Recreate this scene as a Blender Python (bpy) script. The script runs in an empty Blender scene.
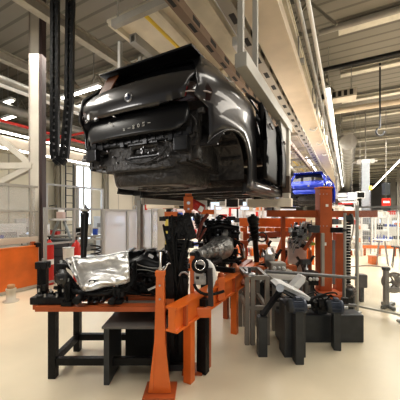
import bpy, bmesh, math, random
from mathutils import Vector, Matrix, geometry
random.seed(7)
S = bpy.context.scene
C = S.collection
PI = math.pi
# ---------------------------------------------------------------- camera geometry (metres, line runs along +Y)
EYE = 1.6; F_ = 273.0; YAW = math.radians(28.3); HOR = 214.0
FW = Vector((-math.sin(YAW), math.cos(YAW), 0)); RT = Vector((math.cos(YAW), math.sin(YAW), 0))
def at(px, py, d):
    p = (FW + RT*((px-200)/F_))*d
    return Vector((p.x, p.y, EYE + (HOR-py)/F_*d))
def onX(px, X):
    d = 310.1*X/(px-347.0)
    return (d + math.sin(YAW)*X)/math.cos(YAW)      # Y on the plane x = X
V = Vector
# ---------------------------------------------------------------- materials
MATS = {}
def mat(name, col, rough=.5, metal=0, coat=0, noise=0, nscale=8, emit=0, bump=0, bscale=40, spec=.5, col2=None):
    if name in MATS: return MATS[name]
    m = bpy.data.materials.new(name); m.use_nodes = True
    nt = m.node_tree; b = nt.nodes['Principled BSDF']
    b.inputs['Base Color'].default_value = (*col, 1); b.inputs['Roughness'].default_value = rough
    b.inputs['Metallic'].default_value = metal; b.inputs['Coat Weight'].default_value = coat
    b.inputs['Specular IOR Level'].default_value = spec
    tc = nt.nodes.new('ShaderNodeTexCoord')
    if noise:
        n = nt.nodes.new('ShaderNodeTexNoise'); n.inputs['Scale'].default_value = nscale; n.inputs['Detail'].default_value = 5
        nt.links.new(tc.outputs['Object'], n.inputs['Vector'])
        r = nt.nodes.new('ShaderNodeMapRange'); r.inputs[1].default_value = .3; r.inputs[2].default_value = .7
        nt.links.new(n.outputs['Fac'], r.inputs[0])
        mx = nt.nodes.new('ShaderNodeMix'); mx.data_type = 'RGBA'
        c2 = col2 or tuple(c*(1-noise) for c in col)
        mx.inputs[6].default_value = (*col, 1); mx.inputs[7].default_value = (*c2, 1)
        nt.links.new(r.outputs[0], mx.inputs[0]); nt.links.new(mx.outputs[2], b.inputs['Base Color'])
    if bump:
        n2 = nt.nodes.new('ShaderNodeTexNoise'); n2.inputs['Scale'].default_value = bscale; n2.inputs['Detail'].default_value = 4
        nt.links.new(tc.outputs['Object'], n2.inputs['Vector'])
        bp = nt.nodes.new('ShaderNodeBump'); bp.inputs['Strength'].default_value = bump; bp.inputs['Distance'].default_value = .02
        nt.links.new(n2.outputs['Fac'], bp.inputs['Height']); nt.links.new(bp.outputs['Normal'], b.inputs['Normal'])
    if emit:
        b.inputs['Emission Color'].default_value = (*col, 1); b.inputs['Emission Strength'].default_value = emit
    MATS[name] = m; return m
def glassmat(name, tint, haze, gl=.12, hazecol=(.8,.83,.86)):
    if name in MATS: return MATS[name]
    m = bpy.data.materials.new(name); m.use_nodes = True; nt = m.node_tree; nt.nodes.clear()
    o = nt.nodes.new('ShaderNodeOutputMaterial'); t = nt.nodes.new('ShaderNodeBsdfTransparent'); t.inputs[0].default_value = (*tint, 1)
    d = nt.nodes.new('ShaderNodeBsdfDiffuse'); d.inputs[0].default_value = (*hazecol, 1)
    g = nt.nodes.new('ShaderNodeBsdfGlossy'); g.inputs['Roughness'].default_value = .06
    a = nt.nodes.new('ShaderNodeMixShader'); a.inputs[0].default_value = haze
    b = nt.nodes.new('ShaderNodeMixShader'); b.inputs[0].default_value = gl
    nt.links.new(t.outputs[0], a.inputs[1]); nt.links.new(d.outputs[0], a.inputs[2])
    nt.links.new(a.outputs[0], b.inputs[1]); nt.links.new(g.outputs[0], b.inputs[2]); nt.links.new(b.outputs[0], o.inputs[0])
    MATS[name] = m; return m
def stripes(name, c1, c2, axis, scale, width=.12, rough=.6, bump=.4):
    m = mat(name, c1, rough); nt = m.node_tree; b = nt.nodes['Principled BSDF']
    tc = nt.nodes.new('ShaderNodeTexCoord'); sp = nt.nodes.new('ShaderNodeSeparateXYZ'); nt.links.new(tc.outputs['Object'], sp.inputs[0])
    mu = nt.nodes.new('ShaderNodeMath'); mu.operation = 'MULTIPLY'; mu.inputs[1].default_value = scale; nt.links.new(sp.outputs[axis], mu.inputs[0])
    fr = nt.nodes.new('ShaderNodeMath'); fr.operation = 'FRACT'; nt.links.new(mu.outputs[0], fr.inputs[0])
    lt = nt.nodes.new('ShaderNodeMath'); lt.operation = 'LESS_THAN'; lt.inputs[1].default_value = width; nt.links.new(fr.outputs[0], lt.inputs[0])
    n = nt.nodes.new('ShaderNodeTexNoise'); n.inputs['Scale'].default_value = .8; nt.links.new(tc.outputs['Object'], n.inputs['Vector'])
    m0 = nt.nodes.new('ShaderNodeMix'); m0.data_type = 'RGBA'; m0.inputs[6].default_value = (*c1, 1); m0.inputs[7].default_value = (*[c*.8 for c in c1], 1)
    nt.links.new(n.outputs['Fac'], m0.inputs[0])
    mx = nt.nodes.new('ShaderNodeMix'); mx.data_type = 'RGBA'; nt.links.new(m0.outputs[2], mx.inputs[6]); mx.inputs[7].default_value = (*c2, 1)
    nt.links.new(lt.outputs[0], mx.inputs[0]); nt.links.new(mx.outputs[2], b.inputs['Base Color'])
    bp = nt.nodes.new('ShaderNodeBump'); bp.inputs['Strength'].default_value = bump; bp.inputs['Distance'].default_value = .03
    nt.links.new(lt.outputs[0], bp.inputs['Height']); nt.links.new(bp.outputs['Normal'], b.inputs['Normal'])
    return m
ORANGE = mat('orange_paint', (.82,.19,.025), .38, noise=.25, nscale=3, coat=.2)
ORANGE_D = mat('orange_red_paint', (.52,.125,.035), .4, noise=.3, nscale=3)
ORANGE_L = mat('light_orange', (.85,.24,.05), .4, noise=.2)
GREY_P = mat('grey_painted_steel', (.40,.38,.34), .45, noise=.18, nscale=4)
COLM = mat('column_grey', (.60,.56,.49), .5, noise=.15, nscale=3)
ALU = mat('aluminium_profile', (.52,.53,.53), .35, .75, noise=.15)
STEEL = mat('brushed_steel', (.55,.56,.57), .3, .9, noise=.25, nscale=14)
CAST = mat('cast_aluminium', (.50,.50,.49), .42, .8, noise=.4, nscale=18, bump=.5, bscale=60)
SHIELD = mat('embossed_heat_shield', (.85,.84,.82), .36, .85, noise=.12, nscale=25, bump=.4, bscale=45)
WHITE = mat('white_enamel', (.78,.78,.77), .4, noise=.1, nscale=3)
CREAM = mat('cream_enamel', (.66,.6,.5), .5, noise=.15, nscale=3)
BEIGE = mat('beige_channel', (.70,.60,.47), .5, noise=.12, nscale=3)
BLACK = mat('black_powder_coat', (.006,.006,.0065), .42, noise=.5, nscale=20, bump=.3, spec=.3)
BLACKM = mat('black_casting', (.012,.012,.013), .40, .3, noise=.6, nscale=25, bump=.7, bscale=35)
RUBBER = mat('black_rubber', (.006,.006,.006), .55, spec=.3)
PLAST = mat('black_plastic', (.008,.008,.009), .30, spec=.4)
DGREY = mat('dark_grey_steel', (.06,.065,.07), .4, .3, noise=.3)
MOTOR = mat('blue_grey_motor', (.07,.085,.12), .4, .2, noise=.3)
BLUE = mat('blue_plastic', (.03,.08,.4), .4)
RED = mat('red_paint', (.55,.03,.02), .4)
YELLOW = mat('yellow_paint', (.7,.5,.03), .5)
GREEN = mat('green_plastic', (.05,.3,.12), .5)
DUCT = mat('galvanised_duct', (.42,.41,.38), .4, .6, noise=.3, nscale=5)
SLOT = mat('dark_slot', (.02,.018,.015), .7)
CHROME = mat('chrome', (.8,.8,.8), .1, 1)
LIGHTM = mat('fluorescent_tube', (1,.97,.9), .5, emit=9)
DAY = mat('daylight_pane', (.80,.90,1), .3, emit=1.6)
SCREEN = mat('lit_screen', (.55,.7,.95), .3, emit=1.0)
GLASS = glassmat('clear_glass', (.93,.94,.94), .05, .05)
HAZE = glassmat('hazy_polycarbonate', (.85,.86,.89), .42, .06, (.9,.91,.98))
HAZE2 = glassmat('lightly_hazed_polycarbonate', (.92,.92,.92), .20, .04, (.9,.9,.9))
PAINT = mat('graphite_car_paint', (.045,.043,.045), .33, .5, coat=.6)
DOORM = mat('black_door_primer', (.006,.006,.007), .5, noise=.3, spec=.25)
PAINTB = mat('blue_car_paint', (.015,.05,.50), .25, .3, coat=1.0)
UNDER = mat('underbody_coating', (.055,.05,.048), .40, .15, noise=.6, nscale=9, bump=.8, bscale=22)
CGLASS = mat('tinted_glass', (.01,.01,.011), .08, 0, coat=1)
LAMPD = mat('dark_lamp_lens', (.02,.008,.009), .18, coat=1)
LAMPR = mat('red_lamp_lens', (.16,.01,.012), .15, coat=1)
WALLC = stripes('cream_cladding', (.68,.64,.52), (.40,.38,.31), 1, 1.0, .05)
WALLW = mat('pale_wall', (.62,.60,.56), .7, noise=.15, nscale=.5)
DARKW = mat('dim_wall', (.16,.155,.13), .8, noise=.3, nscale=.4)
# floor
FLOORM = mat('epoxy_floor', (.80,.71,.54), .28, noise=.14, nscale=1.2)
CEILM = stripes('ribbed_ceiling', (.30,.28,.24), (.17,.16,.135), 1, 2.5, .2, .7, .5)
# ---------------------------------------------------------------- mesh helpers
class MB:
    def __init__(s): s.v = []; s.f = []; s.smooth = []
    def add(s, vs, fs, sm=False):
        n = len(s.v); s.v += [V(p) for p in vs]; s.f += [tuple(i+n for i in f) for f in fs]; s.smooth += [sm]*len(fs); return s
    def box(s, c, size, rz=0, rx=0, ry=0, bev=0):
        c = V(c); x, y, z = [a/2 for a in size]
        M = Matrix.Rotation(rz,3,'Z') @ Matrix.Rotation(ry,3,'Y') @ Matrix.Rotation(rx,3,'X')
        b = min(bev, x*.9, y*.9, z*.9)
        if b <= 0:
            vs = [V((i*x,j*y,k*z)) for k in (-1,1) for j in (-1,1) for i in (-1,1)]
            fs = [(0,2,3,1),(4,5,7,6),(0,1,5,4),(2,6,7,3),(0,4,6,2),(1,3,7,5)]
            return s.add([c + M@p for p in vs], fs)
        bm = bmesh.new(); bmesh.ops.create_cube(bm, size=1)
        for v in bm.verts: v.co = V((v.co.x*2*x, v.co.y*2*y, v.co.z*2*z))
        bmesh.ops.bevel(bm, geom=list(bm.edges), offset=b, segments=2, profile=.7, affect='EDGES')
        bm.verts.index_update()
        s.add([c + M@v.co for v in bm.verts], [[v.index for v in f.verts] for f in bm.faces]); bm.free(); return s
    def bar(s, p0, p1, w, h=None, up=(0,0,1)):
        h = h or w; p0 = V(p0); p1 = V(p1); d = (p1-p0).normalized(); up = V(up)
        if abs(d.dot(up)) > .98: up = V((0,1,0)) if abs(d.y) < .9 else V((1,0,0))
        sx = d.cross(up).normalized()*w/2; sy = sx.cross(d).normalized()*h/2
        vs = [p+a*sx+b*sy for p in (p0,p1) for (a,b) in ((-1,-1),(1,-1),(1,1),(-1,1))]
        return s.add(vs, [(0,1,2,3),(7,6,5,4),(0,4,5,1),(1,5,6,2),(2,6,7,3),(3,7,4,0)])
    def ibeam(s, p0, p1, w, h, t=.012, up=(0,0,1)):
        p0 = V(p0); p1 = V(p1); d = (p1-p0).normalized(); up = V(up)
        if abs(d.dot(up)) > .98: up = V((0,1,0))
        sx = d.cross(up).normalized(); sy = sx.cross(d).normalized()
        for q in (-1,1): s.bar(p0+sy*q*(h/2-t/2), p1+sy*q*(h/2-t/2), w, t, sy)
        s.bar(p0, p1, t, h-2*t, sy); return s
    def cyl(s, p0, p1, r0, r1=None, n=14, caps=True):
        r1 = r0 if r1 is None else r1; p0 = V(p0); p1 = V(p1); d = (p1-p0).normalized()
        a = d.orthogonal().normalized(); b = d.cross(a)
        vs = []
        for p, r in ((p0,r0),(p1,r1)):
            vs += [p + (a*math.cos(2*PI*i/n)+b*math.sin(2*PI*i/n))*r for i in range(n)]
        s.add(vs, [(i,(i+1)%n,n+(i+1)%n,n+i) for i in range(n)], True)
        if caps: s.add(vs, [tuple(range(n))[::-1], tuple(range(n,2*n))])
        return s
    def tube(s, pts, r, n=8, caps=True):
        pts = [V(p) for p in pts]; rings = []; a = None
        rr = r if isinstance(r, (list,tuple)) else [r]*len(pts)
        for i, p in enumerate(pts):
            d = (pts[min(i+1,len(pts)-1)] - pts[max(i-1,0)]).normalized()
            if a is None: a = d.orthogonal().normalized()
            a = (a - d*a.dot(d)).normalized(); b = d.cross(a)
            rings.append([p+(a*math.cos(2*PI*k/n)+b*math.sin(2*PI*k/n))*rr[i] for k in range(n)])
        vs = [q for rg in rings for q in rg]; m = len(pts)
        s.add(vs, [(i*n+k, i*n+(k+1)%n, (i+1)*n+(k+1)%n, (i+1)*n+k) for i in range(m-1) for k in range(n)], True)
        if caps: s.add(rings[0]+rings[-1], [tuple(range(n))[::-1], tuple(range(n,2*n))])
        return s
    def lathe(s, c, axis, prof, n=20):            # prof: (distance along axis, radius)
        c = V(c); d = V(axis).normalized(); a = d.orthogonal().normalized(); b = d.cross(a); vs = []
        for (h, r) in prof: vs += [c+d*h+(a*math.cos(2*PI*k/n)+b*math.sin(2*PI*k/n))*r for k in range(n)]
        m = len(prof)
        s.add(vs, [(i*n+k, i*n+(k+1)%n, (i+1)*n+(k+1)%n, (i+1)*n+k) for i in range(m-1) for k in range(n)], True)
        s.add(vs[:n]+vs[-n:], [tuple(range(n))[::-1], tuple(range(n,2*n))]); return s
    def prism(s, poly, d0, d1=None):              # polygon of 3-d points swept by vector d0
        n = len(poly); a = [V(p) for p in poly]; b = [p+V(d0) for p in a]
        s.add(a+b, [tuple(range(n))[::-1], tuple(range(n,2*n))]+[(i,(i+1)%n,n+(i+1)%n,n+i) for i in range(n)]); return s
    def grid(s, fn, nu, nv, sm=True):
        vs = [V(fn(i/nu, j/nv)) for j in range(nv+1) for i in range(nu+1)]
        s.add(vs, [(j*(nu+1)+i, j*(nu+1)+i+1, (j+1)*(nu+1)+i+1, (j+1)*(nu+1)+i) for j in range(nv) for i in range(nu)], sm); return s
    def torus(s, c, axis, R, r, n=24, m=8, a0=0, a1=2*PI):
        c = V(c); d = V(axis).normalized(); a = d.orthogonal().normalized(); b = d.cross(a)
        pts = [c+(a*math.cos(a0+(a1-a0)*k/n)+b*math.sin(a0+(a1-a0)*k/n))*R for k in range(n+1)]
        return s.tube(pts, r, m)
    def coil(s, c, axis, R, r, L, turns, n=14):
        c = V(c); d = V(axis).normalized(); a = d.orthogonal().normalized(); b = d.cross(a); N = int(turns*n)
        return s.tube([c+d*L*i/N+(a*math.cos(2*PI*i/n)+b*math.sin(2*PI*i/n))*R for i in range(N+1)], r, 6)
def bez(p0, p1, p2, p3, n=12):
    p0,p1,p2,p3 = map(V,(p0,p1,p2,p3)); o = []
    for i in range(n+1):
        t = i/n; o.append(p0*(1-t)**3+p1*3*t*(1-t)**2+p2*3*t*t*(1-t)+p3*t**3)
    return o
def rounded(cx, cy, w, h, r, n=5):
    o = []
    for (sx,sy,a0) in ((1,1,0),(-1,1,PI/2),(-1,-1,PI),(1,-1,1.5*PI)):
        for k in range(n+1):
            a = a0+PI/2*k/n; o.append((cx+sx*(w/2-r)+r*math.cos(a), cy+sy*(h/2-r)+r*math.sin(a)))
    return o
def inside(p, poly):
    x, y = p; c = False; j = len(poly)-1
    for i in range(len(poly)):
        if (poly[i][1] > y) != (poly[j][1] > y) and x < (poly[j][0]-poly[i][0])*(y-poly[i][1])/(poly[j][1]-poly[i][1])+poly[i][0]: c = not c
        j = i
    return c
def panel(mb, outline, holes, fn, step=.06, thick=0, off=None):
    """sheet with holes, triangulated with interior points, mapped to 3-d by fn(u,v)"""
    def dens(poly):
        o = []
        for i in range(len(poly)):
            a = V(poly[i]); b = V(poly[(i+1)%len(poly)]); n = max(1, int((b-a).length/step))
            o += [a+(b-a)*k/n for k in range(n)]
        return o
    pts = []; edges = []; polys = [dens(outline)]+[dens(h) for h in holes]
    for p in polys:
        n = len(pts); m = len(p); pts += p; edges += [(n+i, n+(i+1)%m) for i in range(m)]
    xs = [p[0] for p in outline]; ys = [p[1] for p in outline]
    x = min(xs)+step*.5
    bd = list(pts)
    while x < max(xs):
        y = min(ys)+step*.5
        while y < max(ys):
            if inside((x,y), outline) and not any(inside((x,y), h) for h in holes) and min((b-V((x,y))).length_squared for b in bd) > (step*.45)**2:
                pts.append(V((x,y)))
            y += step
        x += step
    v, e, f, _, _, _ = geometry.delaunay_2d_cdt(pts, edges, [], 0, 1e-5)
    fs = []
    for t in f:
        c = sum((v[i] for i in t), V((0,0)))/len(t)
        if inside(c, outline) and not any(inside(c, h) for h in holes): fs.append(tuple(t))
    P = [V(fn(p[0], p[1])) for p in v]
    mb.add(P, fs, True)
    if off:
        Q = [p+V(off) for p in P]; mb.add(Q, fs, True)
        cnt = {}
        for t in fs:
            for i in range(len(t)):
                k = (t[i], t[(i+1)%len(t)]); cnt[tuple(sorted(k))] = cnt.get(tuple(sorted(k)),0)+1
        n = len(P)
        mb.add(P+Q, [(a,b,b+n,a+n) for (a,b),c in cnt.items() if c == 1])
# ---------------------------------------------------------------- scene helpers
def tag(o, label=None, cat=None, group=None, kind=None):
    if label: o['label'] = label
    if cat: o['category'] = cat
    if group: o['group'] = group
    if kind: o['kind'] = kind
    return o
def make(name, mb, m, parent=None, base=None):
    me = bpy.data.meshes.new(name)
    off = V((0,0,0)); q = parent; rot = 0
    if parent is not None:
        while q.parent: q = q.parent
        off = q.location.copy(); rot = q.rotation_euler.z
    elif base is not None: off = V(base)
    R = Matrix.Rotation(-rot, 3, 'Z')
    me.from_pydata([R@(p-off) for p in mb.v], [], mb.f)
    bm = bmesh.new(); bm.from_mesh(me); bmesh.ops.recalc_face_normals(bm, faces=bm.faces); bm.to_mesh(me); bm.free()
    me.polygons.foreach_set('use_smooth', mb.smooth); me.update()
    me.materials.append(m)
    o = bpy.data.objects.new(name, me); C.objects.link(o)
    if parent is not None: o.parent = parent
    elif base is not None: o.location = off
    return o
def thing(name, label, cat, loc, group=None, rz=0):
    o = bpy.data.objects.new(name, None); C.objects.link(o); o.location = V(loc); o.rotation_euler = (0,0,rz); o.empty_display_size = .1
    return tag(o, label, cat, group)
def single(name, mb, m, label, cat, group=None, base=None):
    return tag(make(name, mb, m, None, base), label, cat, group)
def struct(name, mb, m): return tag(make(name, mb, m), kind='structure')
def dup(root, loc, rz=None, label=None, group=None):
    def rec(o, par):
        c = o.copy(); C.objects.link(c)
        if par: c.parent = par
        for ch in list(kids.get(o.name, [])): rec(ch, c)
        return c
    kids = {}
    for o in list(C.objects):
        if o.parent: kids.setdefault(o.parent.name, []).append(o)
    r = rec(root, None); r.location = V(loc)
    if rz is not None: r.rotation_euler = (0,0,rz)
    if label: r['label'] = label
    if group: r['group'] = group
    return r
exec_order = []
#SECTIONS
# ================================================================ THE HALL
struct('floor', MB().box((-8,28,-.05),(64,80,.1)), FLOORM)
struct('ceiling', MB().box((-8,28,6.75),(64,80,.1)), CEILM)
# low cladded wall on the left, parallel to the line
YW = 11.6
struct('wall_left', MB().box((-10.1,2.0,2.05),(.2,2*(YW-2.0),4.1)), WALLC)
struct('wall_left_return', MB().box((-13.1,YW,2.05),(6.2,.2,4.1)), WALLW)
struct('wall_side', MB().box((-24,28,3.35),(.2,80,6.7)), DARKW)
struct('wall_back', MB().box((-8,60,3.35),(64,.2,6.7)), mat('far_wall',(.45,.42,.37),.8,noise=.3,nscale=.3))
struct('wall_right', MB().box((15,38,3.35),(.2,50,6.7)), mat('right_wall',(.48,.46,.42),.8,noise=.2,nscale=.4))
def window(n, X, y0, y1, z0, z1):
    f = MB()
    for a,b in (((X,y0,z0),(X,y1,z0)),((X,y0,z1),(X,y1,z1)),((X,y0,z0),(X,y0,z1)),((X,y1,z0),(X,y1,z1)),((X,(y0+y1)/2,z0),(X,(y0+y1)/2,z1))): f.bar(a,b,.07,.07)
    w = struct('window_%d'%n, f, GREY_P)
    make('pane', MB().box((X-.02,(y0+y1)/2,(z0+z1)/2),(.03,y1-y0,z1-z0)), DAY, w)
window(1, -9.97, 7.55, 8.35, .5, 3.75)
window(2, -9.97, 9.2, 10.7, .5, 1.5)
window(4, 14.8, 50, 56, 2.2, 4.6)
# eave fascia with its two light strips, ribs on the wall
fa = single('eave_fascia', MB().box((-9.1,4.2,3.78),(.12,13.6,.34)).box((-9.5,4.2,3.62),(.8,13.6,.04)), CREAM, 'long cream fascia band under the eave of the left wall', 'fascia')
for z, t in ((4.02,'upper'),(3.55,'lower')):
    r = thing('strip_light', 'long %s strip light running along the cream fascia on the left'%t, 'strip light', (-9,4.2,z), 'strip lights on the left fascia')
    make('housing', MB().box((-9.0,4.2,z+.04),(.12,13.4,.05)), GREY_P, r); make('tube', MB().cyl((-8.93,-2.4,z),(-8.93,10.8,z),.03), LIGHTM, r)
for i, y in enumerate((1.5,4.1,6.7,9.1,11.3)):
    struct('trim_%d'%(i+1), MB().ibeam((-9.86,y,0),(-9.86,y,4.1),.16,.2,.02), mat('wall_post',(.33,.31,.26),.6))
struct('trim_6', MB().box((-9.85,2,.15),(.1,19,.3)), GREY_P)
# roof structure: cross beams over the right aisle, trusses and rails over the left
for i in range(18):
    y = 5.6+2.6*i
    struct('trim_%d'%(10+i), MB().ibeam((-.2,y,6.52),(15,y,6.52),.24,.16,.03), mat('roof_beam',(.80,.76,.66),.5,noise=.15))
for i in range(9):
    y = 2.5+4.2*i; b = MB()
    b.bar((-24,y,6.55),(-.6,y,6.55),.14,.12); b.bar((-24,y,5.75),(-.6,y,5.75),.12,.10)
    for k in range(20):
        x = -23.4+1.16*k; b.bar((x,y,5.75),(x+.58,y,6.5),.05); b.bar((x+.58,y,6.5),(x+1.16,y,5.75),.05)
    struct('trim_%d'%(30+i), b, mat('truss_paint',(.36,.34,.28),.6,noise=.2))
for i, x in enumerate((-20,-15.5,-11.8,-7.6,-5.2)):
    struct('trim_%d'%(50+i), MB().ibeam((x,-2,5.55),(x,58,5.55),.18,.24,.03), mat('long_rail',(.40,.37,.31),.6,noise=.2))
# suspended deck of cream panels over the line
dk = MB()
for i in range(16): dk.box((-2.25,4.6+2.4*i,4.97),(2.9,2.34,.05))
for x in (-3.6,-2.7,-1.9,-.85): dk.bar((x,3.4,4.9),(x,42,4.9),.07,.10)
single('service_deck', dk, mat('deck_cream',(.72,.66,.53),.6,noise=.25,nscale=2), 'pale cream suspended ceiling deck above the overhead conveyor', 'deck')
for i in range(9):
    y = 4.4+4.2*i
    for x in (-3.58,-.86): make('hanger_rod', MB().cyl((x,y,4.9),(x,y,6.7),.02), STEEL, C.objects['service_deck'])
# ---- lamps over the aisles
def lamp_row(X, z, y0, y1, L, gap, label, group, e=1):
    y = y0; k = 0
    while y < y1:
        r = thing('fluorescent_lamp', label, 'lamp', (X,y,z), group)
        make('housing', MB().box((X,y+L/2,z+.06),(.14,L,.07),bev=.01), WHITE, r)
        make('tube', MB().cyl((X,y+.03,z),(X,y+L-.03,z),.035), LIGHTM, r)
        for yy in (y+.3,y+L-.3): make('suspension', MB().cyl((X,yy,z+.09),(X,yy,4.95 if X == -1.9 else 6.72),.008,n=6), STEEL, r)
        y += L+gap
lamp_row(-.50, 5.3, 8.9, 40, 3.2, .06, 'bright fluorescent tube in the long row beside the overhead conveyor', 'tubes over the near aisle')
lamp_row(3.15, 5.2, 13.5, 52, 3.2, .25, 'bright fluorescent tube in the row at the right over the cream aisle', 'tubes over the right aisle')
lamp_row(-1.9, 4.6, 15.5, 40, 3.0, .3, 'pale tube lamp in the row just above the blue car body', 'tubes above the blue car')
def xlamp(x0, x1, y, z, label):
    r = thing('fluorescent_lamp', label, 'lamp', (x0,y,z), 'cross lamps under the left roof')
    make('housing', MB().box(((x0+x1)/2,y,z+.06),(x1-x0,.16,.07)), WHITE, r)
    make('tube', MB().cyl((x0+.03,y,z),(x1-.03,y,z),.035), LIGHTM, r)
    for xx in (x0+.3,x1-.3): make('suspension', MB().cyl((xx,y,z+.09),(xx,y,6.72),.008,n=6), STEEL, r)
p = at(80,93,8.5); xlamp(p.x-.9,p.x+.9,p.y,p.z,'cross lamp high between the cable chain and the hanging car')
p = at(13,117,9.5); xlamp(p.x-1,p.x+.6,p.y,p.z,'cross lamp high left of the grey column')
p = at(88,104,12); xlamp(p.x-1.6,p.x+.5,p.y,p.z,'cross lamp lower beside the hanging car body')
p = at(15,100,8.6); xlamp(p.x-1.2,p.x-.1,p.y,p.z,'topmost cross lamp at the far left of the roof')
# ---- round duct, hooks
d = thing('ventilation_duct','round galvanised ventilation duct under the ceiling right of the long lamp row','duct',(-.05,12.5,5.2))
make('pipe', MB().lathe((.05,15.6,5.2),(0,1,0),[(0,.36)]+[(q*1.2+e, .36 if e in(0,.12) else .385) for q in range(1,25) for e in (0,.04,.08,.12)]+[(30,.36)],22), DUCT, d)
make('end_collar', MB().lathe((.05,15.5,5.2),(0,1,0),[(0,.36),(0,.41),(.12,.41),(.12,.36)],22).box((-.05,15.5,5.62),(.7,.1,.08)), GREY_P, d)
make('bracket', MB().cyl((-.30,15.5,5.6),(-.30,15.5,6.7),.015).cyl((.35,15.5,5.6),(.35,15.5,6.7),.015).cyl((.0,24,5.55),(.0,24,6.7),.02), STEEL, d)
p = at(380,128,9)
h = thing('ceiling_hook','dark steel hook hanging from a ceiling beam at upper right','hook',p)
make('rod', MB().cyl((p.x,p.y,p.z),(p.x,p.y,6.6),.025), DGREY, h)
make('hook_end', MB().torus((p.x,p.y,p.z-.12),FW,.13,.028,14,6,.2*PI,1.75*PI), DGREY, h)
for i,(x,y,dd,lb) in enumerate(((317,130,8,'white drop pipe nearest the conveyor, ending in a short hook'),(323,144,9.5,'white bent drop pipe, middle of three beside the conveyor'),(327,155,11.5,'white bent drop pipe, lowest of three beside the conveyor'))):
    p = at(x,y,dd); q = V((p.x,p.y,6.6))
    single('drop_pipe', MB().tube([q,V((p.x,p.y,p.z+.25))]+bez(V((p.x,p.y,p.z+.2)),V((p.x,p.y,p.z-.05)),p-RT*.1+V((0,0,-.05)),p-RT*.22+V((0,0,.02)),6),.028,8), WHITE, lb, 'pipe', 'drop pipes by the conveyor')
# ceiling pipes and trays on the right
for i,(y,z,r_,m,lb) in enumerate(((8.6,5.75,.05,BLACK,'black cable run crossing under the ceiling at upper right'),(11.6,5.5,.10,BEIGE,'cream cross pipe under the ceiling behind the black cable run'),(7.2,6.0,.07,GREY_P,'grey cross pipe nearest the top of the right ceiling'))):
    single('ceiling_pipe', MB().cyl((-.6,y,z),(14.5,y,z),r_,n=10), m, lb, 'pipe')
p = at(338,97,9.4)
g = MB(); g.box((p.x,p.y,p.z),(1.1,.5,.25))
g2 = MB()
for k in range(6): g2.box((p.x-.45+.17*k,p.y-.26,p.z),(.1,.03,.17))
bb = single('ceiling_fan_coil', g, CREAM, 'cream louvred unit under the ceiling above the long lamp row', 'ventilation unit'); make('louvre', g2, SLOT, bb)
make('suspension', MB().cyl((p.x-.4,p.y,p.z),(p.x-.4,p.y,6.6),.012).cyl((p.x+.4,p.y,p.z),(p.x+.4,p.y,6.6),.012), STEEL, bb)
# long side pipes, red pipes on the left
single('red_pipe', MB().cyl((-8.4,1,4.18),(-8.4,30,4.18),.045), RED, 'red sprinkler pipe running lengthwise above the left wall', 'pipe')
p = at(78,134,8.7)
single('red_pipe', MB().tube([(p.x-1.1,p.y-.6,p.z-.25),p,(p.x+1.6,p.y,p.z)],.04), RED, 'short red cross pipe beside the cable chain', 'pipe')
for i,(X,z,r_,m,lb) in enumerate(((-7.0,4.7,.09,DUCT,'grey pipe under the left roof, nearest the line'),(-7.9,4.95,.06,WHITE,'thin white pipe under the left roof'),(-9.4,4.9,.16,DUCT,'thick grey duct above the left wall'),(-12,5.1,.12,CREAM,'cream pipe far under the left roof'))):
    single('roof_pipe', MB().cyl((X,-1,z),(X,40,z),r_,n=12), m, lb, 'pipe')
# ---- far columns
p = at(365.5,170,13.6); x,y = p.x,p.y
c = thing('steel_column','pale blue-grey steel column beyond the right fence, lamp box on top','column',(x,y,0))
cm = mat('blue_grey_column',(.36,.39,.42),.5,noise=.15)
make('shaft', MB().box((x,y,2.05),(.34,.3,4.1),bev=.02), cm, c); make('base_plate', MB().box((x,y,.02),(.6,.6,.04)), DGREY, c)
make('lamp_box', MB().box((x,y,4.2),(.75,.3,.2)), GREY_P, c); make('lamp_panel', MB().box((x,y-.16,4.2),(.3,.02,.13)), mat('lamp_panel',(.8,.9,1),.4,emit=2), c)
make('top_bracket', MB().cyl((x-.55,y,4.2),(x+.5,y,4.2),.04).cyl((x,y,4.3),(x,y,6.7),.025), GREY_P, c)
for i,(px,dd,w) in enumerate(((400,30,.5),(393,38,.5),(305,40,.5),(383,46,.5))):
    p = at(px,200,dd)
    struct('trim_%d'%(70+i), MB().ibeam((p.x,p.y,0),(p.x,p.y,6.7),w,w,.06), GREY_P)
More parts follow.
